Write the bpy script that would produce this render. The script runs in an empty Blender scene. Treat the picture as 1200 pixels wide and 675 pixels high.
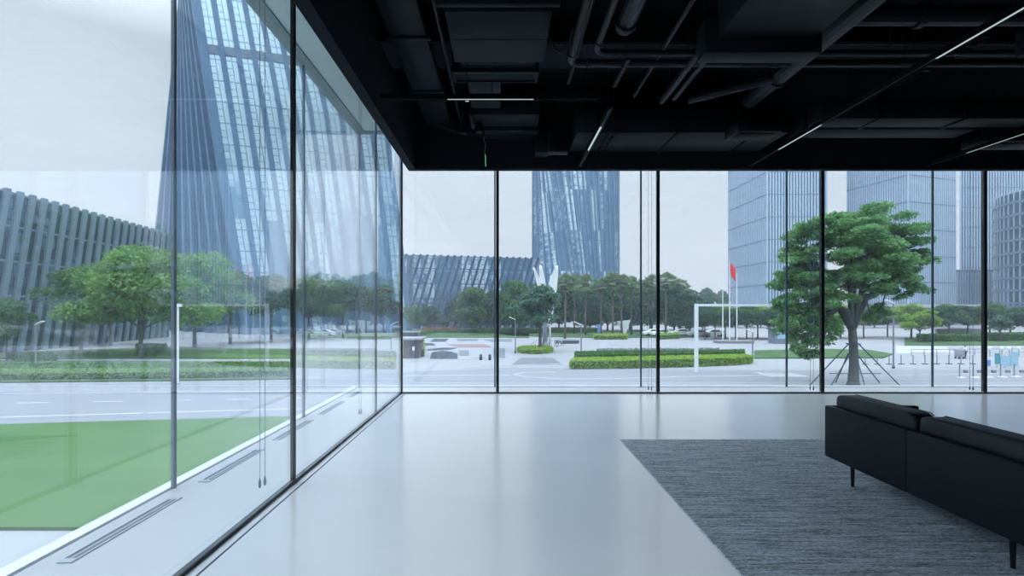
import bpy, math, random
from mathutils import Vector, Matrix
R = random.Random(7)
C = bpy.context.scene.collection
PI = math.pi
EYE = 1.5          # camera height above the room floor
GZ = -4.0          # level of the street outside
F = 600.0

def srgb(r, g, b):
    f = lambda c: (c/255/12.92) if c/255 <= .04045 else ((c/255+.055)/1.055)**2.4
    return (f(r), f(g), f(b), 1)

def gp(px, y):
    """street-level point for a photo reading (depth from the known eye height)"""
    d = (EYE-GZ)*F/(y-362.0)
    return Vector(((px-589)*d/F, d, GZ))

# ------------------------------------------------------------------ mesh builder
class MB:
    def __init__(s): s.v = []; s.f = []; s.uv = {}
    def add(s, vs, fs):
        o = len(s.v); s.v += [tuple(v) for v in vs]; s.f += [tuple(i+o for i in f) for f in fs]; return s
    def box(s, x0, x1, y0, y1, z0, z1):
        return s.add([(x0,y0,z0),(x1,y0,z0),(x1,y1,z0),(x0,y1,z0),(x0,y0,z1),(x1,y0,z1),(x1,y1,z1),(x0,y1,z1)],
                     [(0,3,2,1),(4,5,6,7),(0,1,5,4),(1,2,6,5),(2,3,7,6),(3,0,4,7)])
    def hexa(s, p):   # 8 points ordered as box
        return s.add(p, [(0,3,2,1),(4,5,6,7),(0,1,5,4),(1,2,6,5),(2,3,7,6),(3,0,4,7)])
    def bar(s, a, b, w, h):
        a = Vector(a); b = Vector(b); d = (b-a).normalized()
        up = Vector((0,0,1)) if abs(d.z) < .9 else Vector((0,1,0))
        sd = d.cross(up).normalized()*w/2; u = sd.cross(d).normalized()*h/2
        return s.hexa([a-sd-u, a+sd-u, b+sd-u, b-sd-u, a-sd+u, a+sd+u, b+sd+u, b-sd+u])
    def tube(s, pts, rad, n=10, cap=True):
        pts = [Vector(p) for p in pts]; o = len(s.v); m = len(pts)
        if not isinstance(rad, (list, tuple)): rad = [rad]*m
        ref = None
        for i, p in enumerate(pts):
            d = (pts[min(i+1, m-1)]-pts[max(i-1, 0)]).normalized()
            if ref is None: ref = Vector((1,0,0)) if abs(d.x) < .9 else Vector((0,1,0))
            a = d.cross(ref).normalized(); b = a.cross(d).normalized(); ref = b*-1 if False else a.cross(d).normalized()
            ref = b
            a = d.cross(ref).normalized(); 
            for k in range(n):
                t = 2*PI*k/n
                s.v.append(tuple(p+(a*math.cos(t)+b*math.sin(t))*rad[i]))
        for i in range(m-1):
            for k in range(n):
                s.f.append((o+i*n+k, o+i*n+(k+1)%n, o+(i+1)*n+(k+1)%n, o+(i+1)*n+k))
        if cap:
            s.f.append(tuple(o+k for k in range(n))[::-1]); s.f.append(tuple(o+(m-1)*n+k for k in range(n)))
        return s
    def cyl(s, x, y, z0, z1, r, n=16, r2=None):
        return s.tube([(x,y,z0),(x,y,z1)], [r, r if r2 is None else r2], n)
    def prism(s, pts, z0, z1):
        n = len(pts)
        return s.add([(p[0],p[1],z0) for p in pts]+[(p[0],p[1],z1) for p in pts],
              [tuple(range(n))[::-1], tuple(range(n, 2*n))]+[(i,(i+1)%n,(i+1)%n+n,i+n) for i in range(n)])
    def build(s, name, mat, parent=None, smooth=False, bevel=0, seg=3, loc=None):
        me = bpy.data.meshes.new(name); me.from_pydata(s.v, [], s.f); me.update()
        me.materials.append(mat)
        if smooth:
            for p in me.polygons: p.use_smooth = True
        o = bpy.data.objects.new(name, me); C.objects.link(o)
        if parent: o.parent = parent
        if loc: o.location = loc
        if bevel:
            b = o.modifiers.new('bevel', 'BEVEL'); b.width = bevel; b.segments = seg; b.limit_method = 'ANGLE'
            for p in me.polygons: p.use_smooth = True
        return o

def tag(o, label, cat=None, group=None, kind=None):
    if label: o['label'] = label
    if cat: o['category'] = cat
    if group: o['group'] = group
    if kind: o['kind'] = kind
    return o
def empty(name, loc, label, cat, group=None, rz=0):
    o = bpy.data.objects.new(name, None); C.objects.link(o); o.location = loc; o.rotation_euler = (0,0,rz)
    o.empty_display_size = .2
    return tag(o, label, cat, group)
def kids(o): return [c for c in bpy.data.objects if c.parent is o]
def dup(o, loc=None, rz=None, label=None, sc=None, parent=None, group=None):
    ch = kids(o); c = o.copy(); C.objects.link(c)
    if parent is not None: c.parent = parent
    if loc is not None: c.location = loc
    if rz is not None: c.rotation_euler = (0,0,rz)
    if sc is not None: c.scale = sc if isinstance(sc, tuple) else (sc,sc,sc)
    if label: c['label'] = label
    if group: c['group'] = group
    for k in ch: dup(k, parent=c)
    return c
def struct(o, label=None):
    o['kind'] = 'structure'
    if label: o['label'] = label
    return o

# ------------------------------------------------------------------ materials
def newmat(name):
    m = bpy.data.materials.new(name); m.use_nodes = True
    nt = m.node_tree; nt.nodes.clear()
    out = nt.nodes.new('ShaderNodeOutputMaterial')
    return m, nt, out
def lk(nt, a, b): nt.links.new(a, b)
def pmat(name, col, rough=.6, metal=0, spec=.5, var=.12, scale=6, bump=0, stretch=(1,1,1), coat=0, detail=4):
    m, nt, out = newmat(name)
    b = nt.nodes.new('ShaderNodeBsdfPrincipled'); lk(nt, b.outputs[0], out.inputs[0])
    b.inputs['Roughness'].default_value = rough; b.inputs['Metallic'].default_value = metal
    b.inputs['Specular IOR Level'].default_value = spec
    if coat: b.inputs['Coat Weight'].default_value = coat; b.inputs['Coat Roughness'].default_value = .1
    tc = nt.nodes.new('ShaderNodeTexCoord'); mp = nt.nodes.new('ShaderNodeMapping')
    mp.inputs['Scale'].default_value = stretch; lk(nt, tc.outputs['Object'], mp.inputs[0])
    n = nt.nodes.new('ShaderNodeTexNoise'); n.inputs['Scale'].default_value = scale; n.inputs['Detail'].default_value = detail
    lk(nt, mp.outputs[0], n.inputs['Vector'])
    r = nt.nodes.new('ShaderNodeMapRange'); r.inputs['From Min'].default_value = .25; r.inputs['From Max'].default_value = .75
    r.inputs['To Min'].default_value = 1-var; r.inputs['To Max'].default_value = 1+var
    lk(nt, n.outputs[0], r.inputs[0])
    mx = nt.nodes.new('ShaderNodeVectorMath'); mx.operation = 'SCALE'; mx.inputs[0].default_value = col[:3]
    lk(nt, r.outputs[0], mx.inputs['Scale']); lk(nt, mx.outputs[0], b.inputs['Base Color'])
    if bump:
        bp = nt.nodes.new('ShaderNodeBump'); bp.inputs['Strength'].default_value = bump; bp.inputs['Distance'].default_value = .02
        lk(nt, n.outputs[0], bp.inputs['Height']); lk(nt, bp.outputs[0], b.inputs['Normal'])
    return m

def glass_mat(name, f0=.085, tint=(.955,.972,.985)):
    m, nt, out = newmat(name)
    lw = nt.nodes.new('ShaderNodeLayerWeight'); lw.inputs['Blend'].default_value = .5
    pw = nt.nodes.new('ShaderNodeMath'); pw.operation = 'POWER'; pw.inputs[1].default_value = 5
    lk(nt, lw.outputs['Facing'], pw.inputs[0])
    ma = nt.nodes.new('ShaderNodeMath'); ma.operation = 'MULTIPLY_ADD'
    ma.inputs[1].default_value = 1-f0; ma.inputs[2].default_value = f0
    lk(nt, pw.outputs[0], ma.inputs[0])
    t = nt.nodes.new('ShaderNodeBsdfTransparent'); t.inputs[0].default_value = (*tint, 1)
    g = nt.nodes.new('ShaderNodeBsdfGlossy'); g.inputs['Roughness'].default_value = 0.0
    g.inputs[0].default_value = (.97,.985,1,1)
    mx = nt.nodes.new('ShaderNodeMixShader'); lk(nt, ma.outputs[0], mx.inputs[0]); lk(nt, t.outputs[0], mx.inputs[1]); lk(nt, g.outputs[0], mx.inputs[2])
    lk(nt, mx.outputs[0], out.inputs[0])
    return m

def emis(name, col, st):
    m, nt, out = newmat(name)
    e = nt.nodes.new('ShaderNodeEmission'); e.inputs[0].default_value = col; e.inputs[1].default_value = st
    lk(nt, e.outputs[0], out.inputs[0]); return m

def leafmat(name, c1, c2, scale=.6):
    m, nt, out = newmat(name)
    tc = nt.nodes.new('ShaderNodeTexCoord'); n = nt.nodes.new('ShaderNodeTexNoise'); n.inputs['Scale'].default_value = scale
    lk(nt, tc.outputs['Object'], n.inputs['Vector'])
    n2 = nt.nodes.new('ShaderNodeTexNoise'); n2.inputs['Scale'].default_value = scale*14; lk(nt, tc.outputs['Object'], n2.inputs['Vector'])
    ad = nt.nodes.new('ShaderNodeMath'); ad.operation = 'ADD'; lk(nt, n.outputs[0], ad.inputs[0]); lk(nt, n2.outputs[0], ad.inputs[1])
    r = nt.nodes.new('ShaderNodeMapRange'); r.inputs['From Min'].default_value = .72; r.inputs['From Max'].default_value = 1.28
    lk(nt, ad.outputs[0], r.inputs[0])
    mc = nt.nodes.new('ShaderNodeMix'); mc.data_type = 'RGBA'; lk(nt, r.outputs[0], mc.inputs[0])
    mc.inputs[6].default_value = c1; mc.inputs[7].default_value = c2
    d = nt.nodes.new('ShaderNodeBsdfDiffuse'); t = nt.nodes.new('ShaderNodeBsdfTranslucent')
    lk(nt, mc.outputs[2], d.inputs[0]); lk(nt, mc.outputs[2], t.inputs[0])
    mx = nt.nodes.new('ShaderNodeMixShader'); mx.inputs[0].default_value = .3
    lk(nt, d.outputs[0], mx.inputs[1]); lk(nt, t.outputs[0], mx.inputs[2]); lk(nt, mx.outputs[0], out.inputs[0])
    return m

def facade_mat(name, light, dark, line, bias=.5, gloss=.45, su=1.0, sv=1.0, sub=True, rough=.08, low=None):
    """curtain wall seen in UV space: u counts bays, v counts storeys"""
    m, nt, out = newmat(name)
    uv = nt.nodes.new('ShaderNodeUVMap'); sp = nt.nodes.new('ShaderNodeSeparateXYZ'); lk(nt, uv.outputs[0], sp.inputs[0])
    def math_(op, a, b=None, c=None):
        n = nt.nodes.new('ShaderNodeMath'); n.operation = op
        for i, q in enumerate((a, b, c)):
            if q is None: continue
            if isinstance(q, (int, float)): n.inputs[i].default_value = q
            else: lk(nt, q, n.inputs[i])
        return n.outputs[0]
    u = math_('MULTIPLY', sp.outputs[0], su); v = math_('MULTIPLY', sp.outputs[1], sv)
    fu = math_('FRACT', u); fv = math_('FRACT', v)
    l1 = math_('LESS_THAN', fv, .06)
    l2 = math_('LESS_THAN', math_('ABSOLUTE', math_('SUBTRACT', fu, .5)), .035)
    ln = math_('MAXIMUM', l1, l2)
    if sub:
        # small opening lights: a box on one half of each bay
        inb = math_('LESS_THAN', fu, .5)
        v3 = math_('FRACT', math_('MULTIPLY', v, 3.0))
        l3 = math_('MULTIPLY', math_('LESS_THAN', v3, .12), inb)
        ln = math_('MAXIMUM', ln, l3)
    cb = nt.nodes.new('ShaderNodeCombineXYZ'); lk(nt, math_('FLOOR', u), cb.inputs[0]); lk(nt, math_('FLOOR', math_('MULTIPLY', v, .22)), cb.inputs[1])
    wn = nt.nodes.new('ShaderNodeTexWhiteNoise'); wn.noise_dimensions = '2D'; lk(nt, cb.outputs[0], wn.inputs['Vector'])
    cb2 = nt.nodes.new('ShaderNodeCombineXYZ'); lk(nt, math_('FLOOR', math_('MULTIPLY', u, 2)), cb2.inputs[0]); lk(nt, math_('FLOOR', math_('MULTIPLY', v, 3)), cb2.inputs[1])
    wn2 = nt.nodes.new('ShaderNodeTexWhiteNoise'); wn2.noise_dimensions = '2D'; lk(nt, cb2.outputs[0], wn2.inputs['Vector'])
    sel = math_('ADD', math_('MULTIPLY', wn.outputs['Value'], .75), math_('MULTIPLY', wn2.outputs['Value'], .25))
    if low is not None:   # panes darken downwards: reflections of trees and buildings painted into the colour
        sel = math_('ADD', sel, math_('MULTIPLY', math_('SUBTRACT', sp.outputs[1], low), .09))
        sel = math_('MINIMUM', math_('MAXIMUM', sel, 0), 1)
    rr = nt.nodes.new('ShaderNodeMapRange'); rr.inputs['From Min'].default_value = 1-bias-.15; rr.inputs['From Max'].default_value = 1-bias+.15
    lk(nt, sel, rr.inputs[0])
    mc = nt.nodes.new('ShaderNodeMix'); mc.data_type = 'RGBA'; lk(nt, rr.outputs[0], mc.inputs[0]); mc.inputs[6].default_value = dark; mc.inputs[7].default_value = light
    m2 = nt.nodes.new('ShaderNodeMix'); m2.data_type = 'RGBA'; lk(nt, ln, m2.inputs[0]); lk(nt, mc.outputs[2], m2.inputs[6]); m2.inputs[7].default_value = line
    d = nt.nodes.new('ShaderNodeBsdfDiffuse'); g = nt.nodes.new('ShaderNodeBsdfGlossy'); g.inputs['Roughness'].default_value = rough
    lk(nt, m2.outputs[2], d.inputs[0]); lk(nt, m2.outputs[2], g.inputs[0])
    mx = nt.nodes.new('ShaderNodeMixShader'); mx.inputs[0].default_value = gloss
    lk(nt, d.outputs[0], mx.inputs[1]); lk(nt, g.outputs[0], mx.inputs[2]); lk(nt, mx.outputs[0], out.inputs[0])
    return m

M = {}
M['glass'] = glass_mat('clear_glass', f0=.075)
M['glass_out'] = glass_mat('outer_glass', f0=.06)
M['black'] = pmat('black_frame', (.008,.010,.013,1), .45, var=.1)
M['joint'] = pmat('grey_joint', srgb(78,98,112), .4, var=.05)
M['beam'] = pmat('black_painted_beam', (.008,.011,.016,1), .8, spec=.1, var=.15, scale=2)
M['slab'] = pmat('black_slab', (.003,.004,.006,1), .9, spec=.1, var=.3, scale=2)
M['duct'] = pmat('black_duct_sheet', (.0045,.0085,.0125,1), .6, spec=.12, var=.2, scale=3)
M['duct_d'] = pmat('black_duct_dark', (.003,.005,.007,1), .6, spec=.08, var=.2, scale=3)
M['pipe'] = pmat('black_pipe', (.005,.0075,.011,1), .5, spec=.2, var=.2, scale=5)
M['lit'] = emis('lit_diffuser', (.78,.95,.96,1), .45)
M['cord'] = pmat('grey_cord', srgb(120,135,148), .5, var=.05)
M['soffit'] = pmat('pale_soffit', srgb(206,224,226), .6, var=.03, scale=1)
M['soffit_edge'] = pmat('soffit_channel', srgb(140,158,162), .5, var=.04)
M['cavity'] = pmat('white_ledge', srgb(190,196,200), .5, var=.02, scale=2)
M['kerb'] = pmat('white_kerb', srgb(196,200,204), .6, var=.03, scale=3)
M['slot'] = pmat('aluminium_slot', srgb(178,188,196), .4, metal=.3, var=.1)
M['slot_d'] = pmat('slot_dark', srgb(96,110,122), .6, var=.1)
M['leather'] = pmat('dark_navy_leather', (.0035,.0068,.0105,1), .5, spec=.45, var=.12, scale=30, bump=.05)
M['leather_back'] = pmat('charcoal_shell', (.0036,.0078,.0115,1), .6, spec=.28, var=.08, scale=40, bump=.04)
M['leg'] = pmat('black_leg', (.006,.007,.009,1), .35, var=.05)
M['pave'] = pmat('light_paving', srgb(134,138,142), .85, var=.06, scale=.25)
M['road'] = pmat('asphalt_road', srgb(116,121,128), .85, var=.05, scale=.4, stretch=(.3,2,1))
M['mark'] = pmat('white_road_paint', srgb(160,164,168), .8, var=.04)
M['kerbstone'] = pmat('kerb_stone', srgb(120,124,128), .8, var=.1)
M['lawn'] = pmat('bright_lawn', srgb(70,100,56), .9, spec=.1, var=.10, scale=.5, stretch=(.5,1.6,1))
M['lawn2'] = pmat('deep_lawn', srgb(54,92,40), .9, spec=.1, var=.08, scale=.6)
M['grass'] = pmat('park_grass', srgb(68,94,60), .9, spec=.1, var=.25, scale=.4)
M['soil'] = pmat('dark_bed', srgb(40,50,64), .9, var=.1)
M['stonebed'] = pmat('grey_bed', srgb(98,105,113), .9, var=.1)
M['palebed'] = pmat('pale_bed', srgb(138,143,149), .9, var=.06)
M['pinkbed'] = pmat('pink_bed', srgb(130,104,108), .9, var=.06)
M['white'] = pmat('white_paint', srgb(222,228,232), .5, var=.04)
M['steel'] = pmat('grey_steel', srgb(130,140,150), .45, metal=.4, var=.08)
M['darksteel'] = pmat('dark_steel', srgb(70,80,92), .5, metal=.3, var=.08)
M['bark'] = pmat('bark', srgb(78,82,82), .9, var=.3, scale=3, bump=.3)
M['palmbark'] = pmat('palm_bark', srgb(98,96,84), .9, var=.2, scale=3, stretch=(1,1,6))
M['leaf_a'] = leafmat('leaves_fresh', srgb(64,98,72), srgb(108,142,92))
M['leaf_b2'] = leafmat('leaves_teal', srgb(80,124,86), srgb(136,178,118), .9)
M['leaf_e'] = leafmat('leaves_light', srgb(78,118,72), srgb(136,170,94))
M['hedge_m'] = leafmat('hedge_mid', srgb(96,132,78), srgb(134,166,104), 1.5)
M['leaf_b'] = leafmat('leaves_dark', srgb(56,86,74), srgb(88,120,92))
M['leaf_c'] = leafmat('leaves_yellow', srgb(96,134,66), srgb(152,180,92))
M['leaf_d'] = leafmat('leaves_blue', srgb(76,108,96), srgb(116,146,122))
M['leaf_p'] = leafmat('palm_leaves', srgb(104,134,106), srgb(160,178,140))
M['hedge_l'] = leafmat('hedge_bright', srgb(120,158,66), srgb(164,194,92), 1.5)
M['hedge_d'] = leafmat('hedge_dark', srgb(60,100,52), srgb(92,132,66), 1.5)
M['flower'] = leafmat('red_flowers', srgb(120,60,66), srgb(190,84,80), 1.5)
M['flower2'] = leafmat('grey_flowers', srgb(112,116,132), srgb(160,162,172), 1.5)
M['core'] = pmat('hedge_core', srgb(52,78,36), .9, var=.2, scale=3)
M['fin'] = pmat('tower_fin', srgb(62,102,136), .5, metal=.2, var=.05, scale=.1)
M['fin_l'] = pmat('low_block_fin', srgb(98,116,130), .6, var=.08, scale=.2)
M['fin_m'] = pmat('mid_block_fin', srgb(44,66,92), .6, var=.08, scale=.2)
M['fin_r'] = pmat('office_fin', srgb(168,188,206), .5, var=.04, scale=.1)
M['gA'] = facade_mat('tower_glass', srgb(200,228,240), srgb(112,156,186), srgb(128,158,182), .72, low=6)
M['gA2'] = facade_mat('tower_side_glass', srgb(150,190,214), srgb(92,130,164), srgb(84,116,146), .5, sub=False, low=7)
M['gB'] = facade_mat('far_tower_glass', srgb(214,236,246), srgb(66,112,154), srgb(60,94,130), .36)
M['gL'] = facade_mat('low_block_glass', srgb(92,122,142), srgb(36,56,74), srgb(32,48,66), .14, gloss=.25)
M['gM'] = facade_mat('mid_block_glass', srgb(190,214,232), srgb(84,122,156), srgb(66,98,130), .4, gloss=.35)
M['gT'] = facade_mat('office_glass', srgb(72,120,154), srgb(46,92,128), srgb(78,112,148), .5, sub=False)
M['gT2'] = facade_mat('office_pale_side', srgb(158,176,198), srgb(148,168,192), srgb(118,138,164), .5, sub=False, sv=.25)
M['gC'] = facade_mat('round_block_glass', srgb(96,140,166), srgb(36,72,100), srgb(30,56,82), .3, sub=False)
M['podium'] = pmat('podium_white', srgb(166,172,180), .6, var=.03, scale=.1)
M['podium_d'] = pmat('podium_grey', srgb(110,124,138), .6, var=.1, scale=.1)  # darker grey, also on the booth and shelter walls
M['belt'] = pmat('tower_belt', srgb(96,116,140), .6, var=.05, scale=.1)
M['red'] = pmat('red_cloth', srgb(214,60,64), .7, var=.05)
M['brown'] = pmat('brown_cladding', srgb(92,78,84), .8, var=.15, stretch=(8,8,1))
M['teal'] = pmat('teal_panel', srgb(70,140,150), .6, var=.05)
M['bluepanel'] = pmat('blue_panel', srgb(96,130,190), .6, var=.05)
M['palepanel'] = pmat('pale_blue_panel', srgb(150,184,204), .4, var=.05)
M['rubber'] = pmat('black_rubber', srgb(30,32,36), .8, var=.05)
M['amber'] = emis('warm_lobby_light', (1,.62,.38,1), 2.2)
M['green_led'] = emis('green_indicator', (.2,.9,.55,1), .35)

# floor: pale polished resin
def floor_mat():
    m, nt, out = newmat('polished_resin_floor')
    b = nt.nodes.new('ShaderNodeBsdfPrincipled'); lk(nt, b.outputs[0], out.inputs[0])
    tc = nt.nodes.new('ShaderNodeTexCoord'); n = nt.nodes.new('ShaderNodeTexNoise'); n.inputs['Scale'].default_value = 1.1; n.inputs['Detail'].default_value = 5
    lk(nt, tc.outputs['Object'], n.inputs['Vector'])
    cr = nt.nodes.new('ShaderNodeMapRange'); cr.inputs['To Min'].default_value = .95; cr.inputs['To Max'].default_value = 1.04
    lk(nt, n.outputs[0], cr.inputs[0])
    s = nt.nodes.new('ShaderNodeVectorMath'); s.operation = 'SCALE'; s.inputs[0].default_value = (.86,.89,.91); lk(nt, cr.outputs[0], s.inputs['Scale'])
    lk(nt, s.outputs[0], b.inputs['Base Color'])
    r = nt.nodes.new('ShaderNodeMapRange'); r.inputs['To Min'].default_value = .16; r.inputs['To Max'].default_value = .26
    lk(nt, n.outputs[0], r.inputs[0]); lk(nt, r.outputs[0], b.inputs['Roughness'])
    b.inputs['Specular IOR Level'].default_value = .9; b.inputs['Coat Weight'].default_value = .6; b.inputs['Coat Roughness'].default_value = .14
    n2 = nt.nodes.new('ShaderNodeTexNoise'); n2.inputs['Scale'].default_value = 3.5; lk(nt, tc.outputs['Object'], n2.inputs['Vector'])
    bp = nt.nodes.new('ShaderNodeBump'); bp.inputs['Strength'].default_value = .05; bp.inputs['Distance'].default_value = .02
    lk(nt, n2.outputs[0], bp.inputs['Height']); lk(nt, bp.outputs[0], b.inputs['Normal'])
    return m
def rug_mat():
    m, nt, out = newmat('woven_rug')
    b = nt.nodes.new('ShaderNodeBsdfPrincipled'); lk(nt, b.outputs[0], out.inputs[0]); b.inputs['Roughness'].default_value = .95
    b.inputs['Specular IOR Level'].default_value = .1
    tc = nt.nodes.new('ShaderNodeTexCoord')
    def noise(sc, st, det=6):
        mp = nt.nodes.new('ShaderNodeMapping'); mp.inputs['Scale'].default_value = st; lk(nt, tc.outputs['Object'], mp.inputs[0])
        n = nt.nodes.new('ShaderNodeTexNoise'); n.inputs['Scale'].default_value = sc; n.inputs['Detail'].default_value = det; n.inputs['Roughness'].default_value = .7
        lk(nt, mp.outputs[0], n.inputs['Vector']); return n
    a = noise(2.2, (1,16,1)); c = noise(24, (1,4,1), 3); e = noise(70, (.6,1.8,1), 2)
    ad = nt.nodes.new('ShaderNodeMath'); ad.operation = 'MULTIPLY_ADD'; lk(nt, a.outputs[0], ad.inputs[0]); ad.inputs[1].default_value = 1.5; lk(nt, c.outputs[0], ad.inputs[2])
    ad2 = nt.nodes.new('ShaderNodeMath'); ad2.operation = 'ADD'; lk(nt, ad.outputs[0], ad2.inputs[0]); lk(nt, e.outputs[0], ad2.inputs[1])
    r = nt.nodes.new('ShaderNodeMapRange'); r.inputs['From Min'].default_value = 1.45; r.inputs['From Max'].default_value = 2.1; lk(nt, ad2.outputs[0], r.inputs[0])
    mc = nt.nodes.new('ShaderNodeMix'); mc.data_type = 'RGBA'; lk(nt, r.outputs[0], mc.inputs[0])
    mc.inputs[6].default_value = (.15,.185,.225,1); mc.inputs[7].default_value = (.80,.92,1.0,1)
    lk(nt, mc.outputs[2], b.inputs['Base Color'])
    bp = nt.nodes.new('ShaderNodeBump'); bp.inputs['Strength'].default_value = .5; bp.inputs['Distance'].default_value = .01
    lk(nt, ad2.outputs[0], bp.inputs['Height']); lk(nt, bp.outputs[0], b.inputs['Normal'])
    return m
M['floor'] = floor_mat(); M['rug'] = rug_mat()

# ================================================================== THE ROOM
GX = -1.80; GY = 9.09        # inner glass planes (left / far)
OX = -2.755; OY = 9.84       # outer glass planes
XR = 16.0; YB = -8.5; ZC = 5.05
struct(MB().box(GX, XR, YB, GY, -.3, 0).build('floor', M['floor']))
struct(MB().box(GX-.05, XR+.3, YB-.3, GY+.05, ZC, ZC+.35).build('ceiling', M['slab']))
struct(MB().box(GX, XR, YB-.25, YB, 0, ZC).build('wall_back', M['beam']))
# ledge between the two skins, kerb outside it
led = MB()
led.box(OX, GX, YB, OY, -.3, -.002); led.box(GX, XR, GY, OY, -.3, -.002)
struct(led.build('trim_1', M['cavity']), 'white ledge floor between the two glass skins')
k = MB(); k.box(OX-.12, OX-.015, YB, OY+.12, -.35, .012); k.box(OX-.015, XR, OY+.015, OY+.12, -.35, .012)
struct(k.build('trim_2', M['kerb']), 'white kerb outside the outer glass')
g = MB(); g.box(OX-.10, XR, YB, OY+.10, GZ-.4, -.35)
struct(g.build('trim_3', M['podium']), 'plinth wall carrying the raised glass room')
# soffit above the cavity
s = MB(); s.box(OX+.13, GX-.05, YB, OY-.10, 4.89, 5.0); s.box(GX-.05, XR, GY+.05, OY-.10, 4.89, 5.0)
struct(s.build('trim_4', M['soffit']), 'pale soffit between the two glass skins')
s = MB(); s.box(OX-.06, OX+.125, YB, OY+.06, 4.87, 5.4); s.box(OX+.125, XR, OY-.095, OY+.06, 4.87, 5.4)
struct(s.build('trim_5', M['soffit_edge']), 'grey head channel of the outer glass')
s = MB(); s.box(OX+.125, XR+.3, YB, OY-.095, 5.41, 5.6); struct(s.build('trim_6', M['slab']), 'slab edge over the room')
# perimeter drop beam, set just inside the glass
BX = -1.64; BY = 8.95; BZ = 3.91
b = MB(); b.box(BX, BX+.13, YB, BY, BZ, ZC); b.box(BX+.13, XR, BY-.13, BY, BZ, ZC)
struct(b.build('trim_7', M['beam']), 'black drop beam round the glass edge of the ceiling')
# black base channel + shadow groove
b = MB(); b.box(GX-.03, GX+.012, YB, GY+.03, -.001, .022); b.box(GX+.012, XR, GY-.012, GY+.03, -.001, .022)
struct(b.build('baseboard_left', M['black']))
b = MB(); b.box(GX+.075, GX+.087, YB, GY-.07, 0, .0025)
struct(b.build('trim_8', M['slot_d']), 'thin dark groove in the floor beside the glass')

# glass panes -------------------------------------------------------
wn = [0]
def pane(x0, x1, y0, y1, z0, z1, glass, frame_boxes, fm):
    wn[0] += 1
    o = struct(MB().box(x0, x1, y0, y1, z0, z1).build('window_%d' % wn[0], glass))
    for fb in frame_boxes:
        c = MB().box(*fb).build('mullion', fm, o)
    return o
ly = [YB, -7.08, -4.21, -1.34, 1.53, 4.40, 7.27, GY]
for i in range(len(ly)-1):
    last = i == len(ly)-2
    y0, y1 = ly[i]+.02, ly[i+1]-.02
    yj = ly[i+1]
    fb = ([(GX-.014, GX+.014, yj-.026, yj+.026, .03, 4.88)] if i != 5 else [(GX-.012, GX+.012, yj-.012, yj+.012, .03, 4.88)]) if not last else []; fmat = M['joint'] if i == 5 else M['black']
    if last: y1 = GY-.035; fb = [(GX-.022, GX+.026, GY-.026, GY+.026, .03, 4.88)]
    pane(GX-.012, GX+.012, y0+.006+(0 if i != 6 else -.012), y1-.006, .03, 4.88, M['glass'], fb, fmat)
bx = [GX, -.09, 2.757, 5.67, 8.55, 11.43, 14.3, XR]
for i in range(len(bx)-1):
    x0, x1 = bx[i]+.02, bx[i+1]-.02
    if i == 0: x0 = GX+.036
    xj = bx[i+1]
    fb = [(xj-.026, xj+.026, GY-.03, GY+.03, .03, 4.88)] if i < len(bx)-2 else []
    pane(x0+.006 if i == 0 else x0+.012, x1-.012, GY-.012, GY+.012, .03, 4.88, M['glass'], fb, M['black'])
oy = [YB, -6.94, -4.14, -1.34, 1.49, 4.29, 7.09, OY]
for i in range(len(oy)-1):
    yj = oy[i+1]
    fb = [(OX-.014, OX+.014, yj-.016, yj+.016, 0, 4.87)] if i < len(oy)-2 else [(OX-.014, OX+.014, OY-.014, OY+.014, 0, 4.87)]
    pane(OX-.010, OX+.010, oy[i]+.018, yj-.018, .003, 4.865, M['glass_out'], fb, M['joint'])
ox = [OX, -.148, 2.657, 5.457, 8.26, 11.07, 13.87, XR]
for i in range(len(ox)-1):
    xj = ox[i+1]
    fb = [(xj-.015, xj+.015, OY-.014, OY+.014, 0, 4.87)] if i < len(ox)-2 else []
    pane(ox[i]+.018, xj-.018, OY-.010, OY+.010, .003, 4.865, M['glass_out'], fb, M['joint'])
struct(MB().box(XR, XR+.25, YB-.25, OY+.12, -.3, ZC+.3).build('wall_right', M['beam']))

# air slots in the left ledge
slot_info = ['nearest floor air slot beside the lawn-side glass, clean end caps showing', 'second floor air slot from the camera in the left ledge',
  'third floor air slot from the camera, crossed by the dark mullion', 'fourth floor air slot from the camera in the left ledge', 'farthest floor air slot, next to the corner of the two glass walls']
for i, (y0, y1) in enumerate([(3.02,4.07),(4.43,5.48),(5.85,6.90),(7.27,8.32),(8.68,9.35)]):
    t = empty('floor_air_slot', (-2.59, y0, 0), slot_info[i], 'air slot', 'air slots in the left ledge')
    f = MB(); L = y1-y0
    f.box(-.045,-.034,0,L,0,.006); f.box(.034,.045,0,L,0,.006); f.box(-.034,.034,0,.05,0,.006); f.box(-.034,.034,L-.05,L,0,.006)
    f.build('frame', M['slot'], t)
    f = MB(); f.box(-.033,.033,.051,L-.051,0,.002); f.build('recess', M['slot_d'], t)
    f = MB(); f.box(-.006,.006,.051,L-.051,.0025,.005); f.build('blade', M['slot'], t)

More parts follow.
